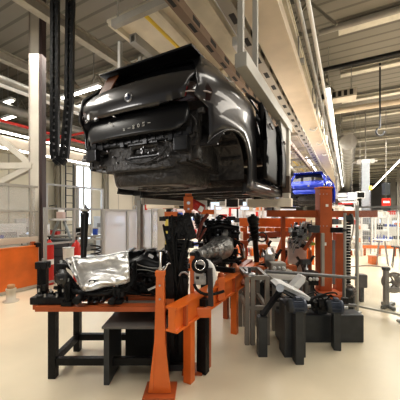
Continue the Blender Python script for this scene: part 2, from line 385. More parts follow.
# ================================================================ CAR BODIES ON THE OVERHEAD CONVEYOR
def car_body(name, label, X, Y, Z, paint, step=.07, glazed=False, plates=True):
    """local s = Y+ (0 at the tail), x across, z up from the sill bottom"""
    r = thing(name, label, 'car', (X, Y, Z))
    def hw(s, z):                                   # half width of the skin
        w = .865 + .018*math.sin(min(1,max(0,z/.9))*PI) - (.30*((z-.86)/.55)**1.15 if z > .86 else 0)
        if s < .75: w -= (.19+(.10*(.62-z)/.3 if z < .62 else 0))*((.75-s)/.75)**2.2 if z > .32 else .29*((.75-s)/.75)**2.2
        if s > 3.4: w -= .22*((s-3.4)/.95)**2.2
        for c in (.45,3.55):                        # flared arches
            d = math.hypot(s-c, z-.16)
            if d < .52: w += .02*max(0, 1-abs(d-.39)/.11)
        if .55 < z < .75: w -= .012*math.sin((z-.55)/.2*PI)
        return w
    def arc(c, R, a0, a1, n=14): return [(c+R*math.cos(a0+(a1-a0)*k/n), .16+R*math.sin(a0+(a1-a0)*k/n)) for k in range(n+1)]
    A = math.asin(.155/.33)
    outline = [(.14,.62)] + arc(.45,.33,PI-.55,-A) + [(.85,.0),(3.12,.0)] + arc(3.55,.33,PI+A,0-.1) + [(4.1,.2),(4.36,.28),(4.40,.5),(4.28,.68),(3.9,.80),(3.3,.90),
               (2.95,1.10),(2.55,1.32),(2.2,1.40),(1.6,1.44),(1.0,1.43),(.5,1.38),(.34,1.34),(.16,1.08),(.06,.93),(.04,.80),(.02,.70)]
    rear_door = [(1.08,.12),(1.98,.12),(1.98,.86),(1.96,1.31),(1.3,1.33),(1.08,.95),(1.02,.66),(1.02,.5)]
    rear_door_low = rear_door
    front_door = [(2.10,.12),(3.02,.12),(3.06,.60),(3.02,.93),(2.5,1.25),(2.10,1.31)]
    quarter = [(.42,.98),(.94,.96),(1.08,1.28),(.60,1.30)]
    for sgn, nm in ((1,'side_panel'),(-1,'side_panel')):
        mb = MB()
        panel(mb, outline, [rear_door, front_door, quarter], lambda s,z,q=sgn: (X+q*hw(s,z), Y+s, Z+z), step)
        sp = make(nm, mb, paint, r)
        so = sp.modifiers.new('t','SOLIDIFY'); so.thickness = .018; so.offset = 0
        # pillars / frames seen in the openings
        mb = MB()
        for hole in (rear_door, front_door):
            pts = [(X+sgn*(hw(s,z)-.05), Y+s, Z+z) for s,z in hole]; pts.append(pts[0])
            mb.tube(pts, .035, 6)
        make('door_frame', mb, paint, r)
        mb = MB(); mb.box((X+sgn*.80,Y+2.05,Z+.04),(.14,2.05,.10),bev=.015); mb.box((X+sgn*.74,Y+2.05,Z-.01),(.05,2.0,.05)); mb.tube([(X+sgn*.872,Y+.98,Z+.09),(X+sgn*.877,Y+3.1,Z+.09)],.014)
        make('sill', mb, mat('sill_'+paint.name, (.05,.05,.052), .3, .5, coat=.6) if paint is PAINT else paint, r)
        for c in (.45,3.55):                       # wheel housings with lip
            mb = MB()
            def wh(u, v, c=c):
                a = PI*(-.06+.90*u); R = .335
                return (X+sgn*(.835-.28*v-(0.10*math.sin(v*PI/2)**4)), Y+c+R*(1-.25*max(0,v-.7))*math.cos(a), Z+.16+R*(1-.4*max(0,v-.7))*math.sin(a))
            mb.grid(wh, 22, 8)
            mb.prism([(X+sgn*.54,Y+c+.32*math.cos(PI*k/16),Z+.16+.32*math.sin(PI*k/16)) for k in range(14)],(sgn*.02,0,0))
            for k in range(5):
                a = PI*(.15+.17*k); mb.bar((X+sgn*.82,Y+c+.32*math.cos(a),Z+.16+.32*math.sin(a)),(X+sgn*.60,Y+c+.32*math.cos(a),Z+.16+.32*math.sin(a)),.03,.02)
            mb.cyl((X+sgn*.62,Y+c,Z+.42),(X+sgn*.62,Y+c,Z+.60),.11,.08,14)
            h = make('wheel_housing', mb, UNDER, r)
            m2 = MB(); m2.tube([(X+sgn*(hw(c+.335*math.cos(a),.16+.335*math.sin(a))+.004), Y+c+.335*math.cos(a), Z+.16+.335*math.sin(a)) for a in [PI*(-.1+.93*k/22) for k in range(23)]], .011, 6)
            make('arch_lip', m2, paint, h)
        # handles / mirror side glass left out of a bare body; quarter window
        mb = MB(); panel(mb, quarter, [], lambda s,z,q=sgn: (X+q*(hw(s,z)-.012), Y+s, Z+z), .2)
        make('quarter_glass', mb, CGLASS, r)
    # open doors, hinged on the pillars
    for sgn in (1,-1):
        for hole, hs, ang in ((rear_door, 1.98, 4),(front_door, 3.05, 3)):
            a = math.radians(ang); mb = MB()
            hx = hw(hs,.5)
            def dm(s, z, q=sgn, hs=hs, hx=hx, a=a):
                dy = s-hs; dx = hw(s,z)-hx+.03
                return (X+q*(hx+dx*math.cos(a)-dy*math.sin(a)), Y+hs+dy*math.cos(a)+dx*math.sin(a), Z+z)
            zt = lambda p: p
            low = [p for p in hole if p[1] <= .97]
            body = [p for p in hole if p[1] < .9]; ss = [p[0] for p in hole]
            s0, s1 = min(ss), max(ss)
            bo = [(s0+.06,.14),(s1-.0,.14),(s1,.92),(s0+.02,.95)]
            panel(mb, bo, [], dm, step*1.4)
            d = make('door', mb, DOORM if paint is PAINT else paint, r); so = d.modifiers.new('t','SOLIDIFY'); so.thickness = .05; so.offset = 0
            m2 = MB(); m2.tube([V(dm(*p)) for p in hole if p[1] > .8]+[V(dm(s1,.92))], .02, 6)
            make('window_frame', m2, paint, d)
            m3 = MB(); m3.tube([V(dm((s0+.14),.74))+V((sgn*.045,0,0)), V(dm(s0+.32,.74))+V((sgn*.045,0,0))], .014, 6)
            make('handle', m3, paint, d)
    # roof
    mb = MB()
    def roof(u, v):
        s = .34+v*(2.55-.34); z = 1.34+.10*math.sin(min(1,(s-.34)/1.3)*PI/2) - max(0,s-1.7)**2*.14
        hwid = hw(s, z)-.0; x = (u*2-1); return (X+x*hwid, Y+s, Z+z+.045*(1-x*x))
    mb.grid(roof, 14, 16); make('roof', mb, paint, r)
    mb = MB()
    def wind(u, v):
        s = 2.55+v*.75; z = 1.32-.42*v; x = u*2-1; return (X+x*(hw(s,z)-.03), Y+s+.12*(1-x*x), Z+z)
    mb.grid(wind, 10, 6); make('windscreen', mb, CGLASS, r)
    mb = MB()
    def hood(u, v):
        s = 3.3+v*1.0; z = .90-.22*v**1.5; x = u*2-1; return (X+x*hw(s,z), Y+s+.08*(1-x*x), Z+z+.03*(1-x*x))
    mb.grid(hood, 12, 8)
    def nose(u, v):
        x = u*2-1; z = .68-.42*v; return (X+x*hw(4.3,.5), Y+4.3+.08*(1-x*x)+.1*math.sin(v*PI), Z+z)
    mb.grid(nose, 12, 5); make('bonnet', mb, paint, r)
    # ---- tail.  tail skin: y as a function of x and z
    def ty(x, z):
        q = abs(x); y = .10*(q/.75)**2.6
        if z > .93: y += (z-.93)*.62+.06
        elif z > .66: y += .06*((z-.66)/.27)**2 - .02*math.sin((z-.66)/.27*PI)
        else: y += .02
        return Y + y
    # rear window
    mb = MB(); mb.grid(lambda u,v: (X+(u*2-1)*(.66-.12*v), ty((u*2-1)*.6,.97+.34*v)+.02, Z+.97+.34*v), 10, 6)
    make('rear_window', mb, CGLASS, r)
    mb = MB()
    fr = [(-.68,.94),(.68,.94),(.64,1.20),(.56,1.35),(-.56,1.35),(-.64,1.20)]
    panel(mb, fr, [[(-.62,.985),(.62,.985),(.55,1.18),(.49,1.30),(-.49,1.30),(-.55,1.18)]], lambda x,z: (X+x, ty(x,z)-.005, Z+z), .1)
    mb.box((X,ty(0,1.36)-.02,Z+1.37),(1.14,.26,.03),bev=.012); mb.tube([(X+.05,ty(0,1.0)-.01,Z+.98),(X+.1,ty(0,1.1)-.02,Z+1.03),(X+.42,ty(.3,1.03)-.02,Z+1.0)],.009)
    make('window_surround', mb, PLAST if paint is PAINT else paint, r)
    # tailgate: glossy upper band, dark lower panel with a rounded corner
    tg = thing_part = MB()
    up = [(-.62,.70),(-.3,.665),(.3,.665),(.62,.70),(.66,.84),(.72,.95),(-.72,.95),(-.66,.84)]
    panel(tg, up, [], lambda x,z: (X+x*.95, ty(x,z)-.012-.02*math.sin((z-.66)/.29*PI), Z+z), .06)
    gate = make('tailgate', tg, paint, r); so = gate.modifiers.new('t','SOLIDIFY'); so.thickness = .02; so.offset = 1
    lo = MB()
    lp = [(-.60,.69)] + [(-.62,.56),(-.57,.47),(-.50,.44),(.50,.44),(.57,.455),(.63,.50),(.655,.56),(.63,.64),(.60,.69),(.3,.655),(-.3,.655)]
    panel(lo, lp, [], lambda x,z: (X+x*.94, ty(x,.6)-.03+.07*((z-.44)/.25)**2*(1), Z+z), .05)
    g2 = make('lower_panel', lo, mat('dark_gloss_panel',(.012,.012,.014),.33,.1) if paint is PAINT else paint, gate)
    so = g2.modifiers.new('t','SOLIDIFY'); so.thickness = .02; so.offset = 1
    e = MB(); yy = ty(0,.8)-.05
    e.lathe((X+.06,yy,Z+.77),(0,-1,0),[(0,.043),(.006,.043),(.010,.036),(.010,.001)],24)
    em = make('round_emblem', e, mat('emblem_ring',(.3,.3,.31),.3,.8), gate)
    if paint is PAINT:
        e = MB(); e.lathe((X+.06,yy-.009,Z+.77),(0,-1,0),[(0,.027),(.004,.027),(.004,.001)],20); make('emblem_centre', e, mat('emblem_blue',(.03,.04,.08),.3), em)
        t = bpy.data.curves.new('chalk_marks','CURVE')
        e = MB(); b = V((X, yy+.02, Z+.86)); yb = ty(.0,.9)-.045
        for (a,c) in (((.03,.90),(.06,.97)),((.03,.86),(.12,.88)),((.0,.88),(.02,.93)),((-.02,.80),(.02,.76)),((.08,.84),(.15,.86))):
            e.bar((X+a[0],ty(a[0],a[1])-.04,Z+a[1]),(X+c[0],ty(c[0],c[1])-.04,Z+c[1]),.004,.004)
        make('chalk_stroke', e, mat('chalk',(.7,.7,.68),.9), gate)
        e = MB()                                   # hand written chalk figures on the lower panel
        def stroke(pts): e.tube([(X+a, ty(a,.6)-.047, Z+b) for a,b in pts], .003, 4)
        x0 = -.03
        for k, gl in enumerate(('x','-','8','0','5','-')):
            xo = x0+.055*k; zo = .505+.004*k
            if gl == 'x': stroke([(xo,zo-.012),(xo+.02,zo+.012)]); stroke([(xo,zo+.012),(xo+.02,zo-.012)])
            if gl == '-': stroke([(xo,zo),(xo+.03,zo)])
            if gl == '8': stroke([(xo+.012+.010*math.sin(2*t_),zo+.016*math.cos(t_)) for t_ in [2*PI*q/14 for q in range(15)]])
            if gl == '0': stroke([(xo+.012+.010*math.cos(t_),zo+.014*math.sin(t_)) for t_ in [2*PI*q/10 for q in range(11)]])
            if gl == '5': stroke([(xo+.024,zo+.016),(xo+.004,zo+.016),(xo+.004,zo+.002),(xo+.02,zo+.002),(xo+.02,zo-.014),(xo,zo-.014)])
        stroke([(-.22,.60),(-.17,.56)]); stroke([(-.21,.605),(-.16,.565)])
        make('chalk_figures', e, MATS['chalk'], g2)
    # tail lamps wrap round the corner
    for q in (1,-1):
        mb = MB()
        lampo = [(0,.68),(.14,.66),(.22,.68),(.24,.76),(.19,.82),(.12,.83),(0,.82)]
        def lm(t, z, q=q):
            # t runs from the gate edge outwards and round onto the side
            x = .50+t; 
            if x < .64: return (X+q*x, ty(x,z)-.02, Z+z)
            s = (x-.64)*1.0+.07; return (X+q*(hw(s,z)+.012), Y+s, Z+z)
        panel(mb, lampo, [], lm, .05)
        l = make('tail_lamp', mb, LAMPD, r); m3 = MB(); panel(m3, [(.04,.70),(.10,.70),(.12,.78),(.05,.79)], [], lambda t,z: V(lm(t,z))+V((q*.005,-.008,0)), .05); make('red_lens', m3, LAMPR, l); m2 = MB(); m2.tube([V(lm(t,.74))+V((q*.004,-.006,0)) for t in (.02,.08,.13,.18,.22)], .008, 6); make('light_bar', m2, mat('lamp_silver',(.4,.36,.36),.2,.6), l)
    # bare rear panel under the gate
    mb = MB()
    rp = [(-.60,.62),(-.60,.30),(-.54,.22),(-.40,.20),(-.36,.14),(.42,.14),(.46,.20),(.58,.22),(.64,.30),(.64,.62)]
    holes = [rounded(.10,.33,.26,.05,.012), rounded(.48,.32,.06,.07,.012), rounded(-.42,.33,.10,.045,.012), rounded(-.55,.40,.05,.05,.012), rounded(.28,.40,.03,.03,.01)]
    panel(mb, rp, holes, lambda x,z: (X+x, Y+.09+.07*(abs(x)/.75)**2.6+.03*math.sin((z-.14)/.48*PI), Z+z), .07)
    tl = make('tail_panel', mb, UNDER, r); so = tl.modifiers.new('t','SOLIDIFY'); so.thickness = .012
    mb = MB()
    mb.box((X,Y+.10,Z+.42),(1.22,.06,.05),bev=.012)                      # bumper beam mounts
    for x in (-.52,.54): mb.box((X+x,Y+.06,Z+.33),(.13,.06,.12),bev=.01)
    for k in range(14): mb.box((X-.60+.093*k,Y+.085,Z+.425+.01*math.sin(k*2.1)),(.045,.05,.035+.02*(k%3)))
    mb.box((X+.1,Y+.09,Z+.27),(.34,.02,.012)); mb.box((X+.1,Y+.09,Z+.39),(.34,.02,.012))
    mb.tube(bez((X-.1,Y+.07,Z+.26),(X+.05,Y+.06,Z+.17),(X+.3,Y+.06,Z+.19),(X+.38,Y+.07,Z+.32),10),.010)
    make('bumper_bracket', mb, mat('satin_black_metal',(.035,.035,.038),.3,.5,noise=.4,nscale=30), r)
    if plates:
        for k in range(26):
            x = random.uniform(-.62,.62); z = random.uniform(.2,.46); make('stud', MB().cyl((X+x,Y+.105,Z+z),(X+x,Y+.075,Z+z),random.uniform(.005,.010),n=8), mat('dull_stud',(.25,.25,.26),.4,.7), r)
    # spare wheel tub, deep and rounded
    mb = MB()
    def tub(u, v):
        a = 2*PI*u; n = 4.5
        cx = abs(math.cos(a))**(2/n)*(1 if math.cos(a)>0 else -1); cy = abs(math.sin(a))**(2/n)*(1 if math.sin(a)>0 else -1)
        R = 1-.10*v**2.6; return (X+.03+cx*.46*R, Y+.49+cy*.36*R+.0, Z+.36-.35*math.sin(v*PI/2))
    mb.grid(tub, 44, 10); mb.add([V(tub(i/44,1)) for i in range(44)],[tuple(range(44))])
    for k in range(3): mb.torus((X+.03,Y+.5,Z+.011),(0,0,1),.08+.09*k,.008,24,5)
    for k in range(6): a = k*PI/3+.2; mb.bar((X+.03+.09*math.cos(a),Y+.5+.09*math.sin(a),Z+.006),(X+.03+.3*math.cos(a),Y+.5+.24*math.sin(a),Z+.006),.03,.014)
    for x in (-.25,-.05,.15,.35): mb.box((X+x,Y+.135,Z+.17),(.10,.02,.03),bev=.006)
    make('spare_wheel_tub', mb, UNDER, r)
    # floor pan with rails, tunnel and crossmembers
    mb = MB()
    def floorp(u, v):
        x = (u*2-1)*.80; s = .16+v*4.05; z = .30 if s < 1.0 else .30-.24*min(1,(s-1.0)/.25)
        if s > 3.2: z += .25*min(1,(s-3.2)/.2)
        if s < 1.1 or s > 3.15: x = (u*2-1)*.56
        z += .16*math.exp(-(x/.13)**4)*(1 if s > 1.1 else 0)
        return (X+x, Y+s, Z+z)
    mb.grid(floorp, 26, 50)
    make('floor_pan', mb, UNDER, r)
    mb = MB()
    for x in (-.5,.5):
        mb.bar((X+x,Y+.12,Z+.25),(X+x,Y+1.15,Z+.22),.10,.12); mb.bar((X+x,Y+1.15,Z+.20),(X+x*.8,Y+3.2,Z+.03),.09,.08); mb.bar((X+x,Y+3.2,Z+.2),(X+x,Y+4.25,Z+.28),.09,.12)
    for s in (1.15,1.75,2.4,3.1): mb.bar((X-.8,Y+s,Z+.03),(X+.8,Y+s,Z+.03),.10,.05)
    for k in range(30):
        x = random.uniform(-.75,.75); s = random.uniform(1.2,3.0); mb.cyl((X+x,Y+s,Z+.055),(X+x,Y+s,Z+.03),.025,n=10)
    for x in (-.72,.72): mb.cyl((X+x,Y+1.3,Z+.03),(X+x,Y+1.3,Z-.02),.03,n=10); mb.cyl((X+x,Y+2.9,Z+.03),(X+x,Y+2.9,Z-.02),.03,n=10)
    make('chassis_rail', mb, UNDER, r)
    # inner quarter structure seen in the dark corner
    for q in (1,-1):
        mb = MB()
        mb.box((X+q*.61,Y+.17,Z+.50),(.10,.08,.26),bev=.02); mb.box((X+q*.60,Y+.16,Z+.30),(.12,.08,.18),bev=.02); mb.box((X+q*.60,Y+.3,Z+.36),(.03,.4,.34),bev=.01)
        mb.tube(bez((X+q*.6,Y+.1,Z+.58),(X+q*.7,Y+.12,Z+.5),(X+q*.66,Y+.1,Z+.4),(X+q*.5,Y+.1,Z+.36),8),.012)
        for k in range(5): mb.box((X+q*random.uniform(.58,.72),Y+.12,Z+random.uniform(.3,.6)),(.05,.05,.04),bev=.008)
        make('corner_bracket', mb, UNDER, r)
    mb = MB(); mb.box((X,Y+3.15,Z+.75),(1.4,.15,.16),bev=.02); make('dash_beam', mb, UNDER, r)
    mb = MB(); mb.box((X,Y+1.35,Z+.62),(1.3,.05,.5),rx=-.2,bev=.02)
    make('cabin_bulkhead', mb, UNDER, r)
    for ch in [o_ for o_ in C.objects if o_.type == 'MESH']:
        q_ = ch
        while q_.parent: q_ = q_.parent
        if q_ is r:
            for v in ch.data.vertices:
                if v.co.y > 1.5 and paint is PAINT: v.co.y = 1.5+(v.co.y-1.5)*.68
                if v.co.z > .93: v.co.z = .93+(v.co.z-.93)*(.66 if paint is PAINT else .95)
    return r
CX, CY, CZ = -1.76, 1.88, 1.86
car = car_body('car','dark grey bare car body hanging tail towards the viewer from the conveyor', CX, CY, CZ, PAINT)
blue = car_body('car','bright blue bare car body hanging farther down the line', -1.45, 12.0, 1.98, PAINTB, .12)
# ---- orange reflection in the rear window, painted on as a flat amber patch
mb = MB(); mb.box((CX-.42,CY+.17,CZ+1.08),(.16,.012,.26),rx=-.5,bev=.02)
make('amber_reflection_patch', mb, mat('amber_reflection_patch',(.16,.05,.015),.4), car)

# ================================================================ OVERHEAD CONVEYOR AND HANGERS
def channel(X, z, w, h, y0, y1, m, name, label, cat, slots=None, t=.02):
    mb = MB(); mb.box((X,(y0+y1)/2,z+h/2-t/2),(w,y1-y0,t)); mb.box((X,(y0+y1)/2,z-h/2+t/2),(w,y1-y0,t))
    for q in (-1,1): mb.box((X+q*(w/2-t/2),(y0+y1)/2,z),(t,y1-y0,h-2*t))
    o = single(name, mb, m, label, cat)
    if slots:
        y = y0+.2
        while y < min(y1,20): make('slot', MB().box((X,y,z),(w+.008,.20,h*.5)).box((X,y,z-h/2-.001),(w*.45,.20,.006)), SLOT, o); y += .55
    return o
channel(-.94,4.22,.42,.16,2.6,34,BEIGE,'conveyor_beam','wide beige overhead conveyor beam running down the hall','beam')
channel(-1.30,4.22,.16,.14,2.6,34,mat('slotted_rail',(.36,.33,.28),.5,.2),'conveyor_rail','grey slotted conveyor rail just left of the wide beige beam','rail',slots=-1)
channel(-1.92,4.30,.12,.14,2.6,34,mat('brown_rail',(.22,.15,.10),.5),'conveyor_rail','narrow brown conveyor rail close above the hanging car','rail',slots=1)
channel(-2.9,4.30,.12,.14,3.2,34,GREY_P,'conveyor_rail','grey conveyor rail above the far side of the hanging car','rail')
for i in range(13):
    y = 3.0+2.4*i; r = thing('conveyor_yoke','grey cross yoke carrying the overhead conveyor rails','support',(-1.9,y,4.45),'yokes over the conveyor rails')
    make('cross_bar', MB().bar((-3.1,y,4.45),(-.7,y,4.45),.08,.10), GREY_P, r)
    for x in (-3.0,-.8): make('drop_rod', MB().cyl((x,y,4.45),(x,y,4.94),.016), GREY_P, r)
# clutter of ceiling media lines over the conveyor
for i in range(12):
    y = 4.6+1.25*i; x = random.choice((-2.4,-1.65,-1.1,-2.6)); z = 4.60
    r = thing('cable_box','small cream junction box among the pipes above the conveyor','junction box',(x,y,z),'junction boxes above the conveyor')
    make('case', MB().box((x,y,z),(.22,.3,.16),bev=.01), random.choice((CREAM,WHITE,GREY_P)), r)
    make('stub', MB().cyl((x,y,z+.08),(x,y,4.94),.02), STEEL, r); make('cable', MB().tube(bez((x,y+.15,z),(x+.1,y+.4,z-.25),(x+.2,y+.7,z+.1),(x+.15,y+.95,4.9)),.014), random.choice((BLACK,WHITE,PLAST)), r)
for i,(x,z,r_,m,l) in enumerate(((-1.62,4.62,.03,WHITE,'thin white media pipe above the conveyor, right one'),(-2.25,4.7,.045,CREAM,'cream media pipe above the conveyor, middle one'),(-2.7,4.62,.03,YELLOW,'yellow media pipe above the conveyor'),(-.45,4.4,.03,WHITE,'white media pipe on the right flank of the beige beam'),(-.62,4.6,.04,DUCT,'grey media pipe above the right edge of the beige beam'))):
    single('media_pipe', MB().cyl((x,3.2,z),(x,34,z),r_,n=8), m, l, 'pipe')
# carrier that holds the grey car
def carrier(X, Y, zb, zt, label, Lback, m=GREY_P):
    r = thing('car_carrier', label, 'carrier', (X,Y,zb))
    make('post', MB().box((X,Y,(zb-.12+zt)/2),(.10,.14,zt-zb+.12),bev=.01), COLM, r)
    make('top_beam', MB().box((X,Y-Lback/2+.05,zt),(.11,Lback+.24,.13),bev=.01), m, r)
    make('lower_arm', MB().box((X-.26,Y,zb-.055),(.68,.16,.13),bev=.012), mat('pale_arm',(.85,.78,.66),.5), r)
    make('pad', MB().box((X-.44,Y,zb+.02),(.12,.14,.04),bev=.012), RUBBER, r)
    mb = MB(); mb.prism([(X-.02,Y-.1,zt-.06),(X-.02,Y-.55,zt-.06),(X-.02,Y-.1,zt-.5)],(.035,0,0))
    make('gusset', mb, m, r)
    s = MB(); 
    for k in range(6): s.cyl((X+.051,Y,zb+.2+.17*k),(X+.058,Y,zb+.2+.17*k),.014,n=10)
    make('bolt', s, STEEL, r)
    make('lower_wrap', MB().box((X,Y,zb+.22),(.112,.15,.26),bev=.01), mat('brown_sleeve',(.10,.065,.045),.7), r)
    for yy in (Y-Lback+.05, Y-Lback+.5): make('hanger', MB().box((X-.04,yy,(zt+4.14)/2+.03),(.05,.05,4.14-zt-.06)), m, r)
    return r
p = at(288,198,4.2)
carrier(p.x-.02,p.y,1.83,2.95,'grey hook-shaped carrier holding the dark car body by its right sill',2.0)
carrier(CX-1.15,p.y,1.83,2.95,'grey carrier on the far left flank of the dark car body',1.4)
carrier(-.40,13.6,1.92,3.2,'grey carrier beside the blue car body',1.2)
# cross arms under the grey car: slim aluminium beam seen below the tub
q0 = at(140,200.5,4.5); q1 = at(205,203.5,5.6)
r = thing('alignment_beam','slim aluminium beam under the car tub carrying a black sensor','beam',q0)
make('beam', MB().bar(q0,q1,.12,.12), mat('pale_beam',(.75,.73,.68),.45), r)
make('end_plate', MB().box(q0,(.16,.03,.16),rz=.4), GREY_P, r)
s0 = q0.lerp(q1,.0); make('sensor', MB().box(s0+V((.05,0,.14)),(.30,.12,.10),rz=.5,bev=.02), BLACK, r)
make('post', MB().box(V((q0.x,q0.y,q0.z/2)),(.07,.07,q0.z)), ALU, r)
make('post', MB().box(V((q1.x,q1.y,q1.z/2)),(.07,.07,q1.z)), ALU, r)
# ---- cable chain hanging at the left
def chain(pts, w, label):
    r = thing('cable_chain', label, 'cable chain', pts[0])
    P = [V(p) for p in pts]; acc = [0]
    for i in range(1,len(P)): acc.append(acc[-1]+(P[i]-P[i-1]).length)
    L = acc[-1]; n = 84; pitch = L/n
    def pos(t):
        for i in range(1,len(P)):
            if t <= acc[i]: return P[i-1].lerp(P[i],(t-acc[i-1])/(acc[i]-acc[i-1]))
        return P[-1]
    side = FW.copy()
    for k in range(n):
        a = pos(k*pitch); b = pos((k+1)*pitch+.008)
        mb = MB(); d = (b-a).normalized(); nrm = d.cross(side).normalized()
        for q in (-1,1): mb.bar(a+nrm*q*w*.36, b+nrm*q*w*.36, w*.42, .06, side)
        mb.bar(a.lerp(b,.3)-nrm*w*.45, a.lerp(b,.3)+nrm*w*.45, pitch*.62, .035, side)
        make('chain_link', mb, BLACK, r)
    return r
dch = 4.0
a = at(55.3,20,dch); b = at(54.8,152,dch); c_ = at(65.0,152,dch); d_ = at(72,20,dch)
top = 6.4
a.z = top; d_.z = top
chain([a,b]+bez(b,at(55,166.5,dch),at(64.6,166.5,dch),c_,8)[1:]+[at(69,105,dch),d_],.105,'black cable chain hanging in a long loop beside the grey column')
q = (a+d_)/2
single('chain_bracket', MB().box((q.x,q.y,6.52),(.7,.3,.36),bev=.02).cyl((q.x-.2,q.y,6.6),(q.x-.2,q.y,6.7),.03), GREY_P, 'grey roof bracket from which the cable chain hangs', 'bracket')
# ================================================================ LEFT SIDE: COLUMN, ORANGE GUARD, FENCES, BENCH
p = at(37.0,290,6.4); x,y = p.x,p.y
c = thing('steel_column','tall grey painted steel column at the left carrying two diagonal braces','column',(x,y,0))
mb = MB(); mb.box((x,y,3.35),(.20,.20,6.7),rz=YAW,bev=.01); make('shaft', mb, COLM, c)
q = V((x,y,0))+RT*.135; make('dark_flange', MB().box((q.x,q.y,3.35),(.065,.17,6.7),rz=YAW), mat('brown_black_trim',(.05,.03,.028),.6), c)
q = V((x,y,0))-RT*.112; make('edge_flange', MB().box((q.x,q.y,3.35),(.03,.22,6.7),rz=YAW), mat('column_edge',(.33,.29,.26),.5), c)
make('base_plate', MB().box((x,y,.015),(.5,.45,.03),rz=YAW), DGREY, c)
# truss arm: three bars meeting the column
ND = at(33,166,6.35)
def armp(px,py,d=5.35): return at(px,py,d)
for nm,a_,w_ in (('horizontal_brace',at(-60,166.5,6.35),.14),('upper_brace',at(-22,120,6.35),.12),('lower_brace',at(-40,203,6.35),.12)):
    make(nm, MB().bar(a_, ND, w_, w_), COLM, c)
make('gusset_plate', MB().prism([ND+V((0,0,.22)),ND+RT*-.34+V((0,0,.06)),ND+RT*-.34+V((0,0,-.06)),ND+V((0,0,-.22))], FW*.02), COLM, c)
# left pillar for the truss, outside the frame
# second thin column carrying the black clamp: dark trunk down to the pallet
# orange guard running along the line's left aisle
X0 = -5.95
g = thing('safety_barrier','solid orange sheet barrier with beige top rail beside the grey column','barrier',(X0,2.2,0))
make('panel', MB().box((X0,2.11,.49),(.07,2.92,.83),bev=.01), ORANGE, g)
for yy in (.75,2.2,3.5): make('post', MB().box((X0-.06,yy,.5),(.06,.08,1.0)), ORANGE_D, g)
make('kick_rail', MB().box((X0+.0,2.1,.05),(.05,2.9,.08)), COLM, g)
make('edge_cap', MB().box((X0,2.11,.915),(.085,2.92,.02)), ORANGE_L, g)
make('clamp', MB().box((X0+.03,3.55,.93),(.09,.1,.09),bev=.01), BLACK, g)
sc = thing('window_screen','grey framed glass screen standing over the orange barrier','screen',(X0-.15,2.2,1))
Xs = X0-.15
make('pane', MB().box((Xs,2.15,1.62),(.015,2.9,1.2)), HAZE2, sc)
for z,h in ((1.04,.13),(1.66,.035),(2.20,.05)): make('rail', MB().box((Xs,2.15,z),(.06,3.0,h)), CREAM if z < 1.1 else GREY_P, sc)
for yy in (.7,1.7,2.55,3.5): make('mullion', MB().box((Xs,yy,1.1),(.05,.05,2.2)), GREY_P, sc)
# blue and white parcel lying on the ledge behind the barrier
p = at(7,247,5.6)
p = V((X0-.35, 2.62, .93))
sh = single('side_shelf', MB().box((X0-.42,2.2,.885),(.5,2.4,.03)).box((X0-.6,1.2,.44),(.04,.04,.87)).box((X0-.6,3.2,.44),(.04,.04,.87)), GREY_P, 'narrow grey shelf behind the orange barrier', 'shelf')
b = thing('foil_roll','blue and white wrapped roll lying on the shelf behind the orange barrier','roll',(p.x,p.y,.96))
make('roll', MB().cyl((p.x,p.y-.25,.955),(p.x,p.y+.25,.955),.055), mat('blue_wrap',(.12,.2,.5),.4,noise=.6,nscale=20,col2=(.8,.8,.85)), b)
make('end_cap', MB().cyl((p.x,p.y+.25,.955),(p.x,p.y+.27,.955),.03), WHITE, b)
# guide cone in front of the barrier
p = at(11,292,5.0); x,y=p.x,p.y
k = thing('floor_socket','small cream floor pedestal with a wooden plug before the orange barrier','pedestal',(x,y,0))
make('body', MB().lathe((x,y,0),(0,0,1),[(0,.13),(.02,.13),(.03,.08),(.20,.07),(.21,.085),(.24,.085)],16), CREAM, k)
make('plug', MB().lathe((x,y,.24),(0,0,1),[(0,.06),(.05,.065),(.07,.05),(.07,.001)],14), mat('wood_plug',(.45,.25,.12),.6), k)
# machines seen behind the glass screen
def cabinet(px, d, w, h, dep, m, label, group=None, rz=0, doors=1, z0=0, cat='cabinet', vent=True, scr=False):
    p = at(px,200,d); x,y = p.x,p.y
    r = thing('control_cabinet', label, cat, (x,y,z0), group, rz)
    U = V((math.cos(rz),math.sin(rz),0)); N = V((math.sin(rz),-math.cos(rz),0)); O = V((x,y,z0))
    def bx(mb, u, n, z, su, sn, sz, bev=0): c_ = O+U*u+N*n; return mb.box((c_.x,c_.y,z0+z),(su,sn,sz),rz=rz,bev=bev)
    mb = MB(); bx(mb,0,0,.06+(h-.06)/2,w,dep,h-.06,.015); bx(mb,0,0,.03,w*.94,dep*.94,.06); make('body', mb, m, r)
    for i in range(doors):
        dw = w/doors; u = -w/2+dw*(i+.5)
        dd = make('door', bx(MB(),u,dep/2+.008,.08+(h-.1)/2,dw-.03,.016,h-.16,.006), m, r)
        make('handle', bx(MB(),u+dw*.36,dep/2+.03,h*.55,.025,.03,.14,.006), DGREY, dd)
        if vent: 
            mb = MB(); [bx(mb,u-.02,dep/2+.019,h*.8-k*.03,dw*.5,.006,.012) for k in range(6)]; make('vent', mb, SLOT, dd)
        if scr: make('display', bx(MB(),u,dep/2+.02,h*.62,dw*.45,.01,h*.14), SCREEN, dd)
    return r
cabinet(8,8.4,.9,1.3,.5,WHITE,'white cabinet behind the glass screen left of the grey column',rz=1.2)
cabinet(26,9.2,.6,1.45,.5,mat('pale_grey_cab',(.5,.5,.5),.5),'pale grey cabinet with blue display behind the glass screen',rz=1.2,scr=True)
p = at(20,236,8.0); x,y=p.x,p.y
r = thing('work_table','pale work table behind the glass screen','table',(x,y,0))
make('tabletop', MB().box((x,y,.85),(1.6,.7,.05),rz=1.1,bev=.01), WHITE, r)
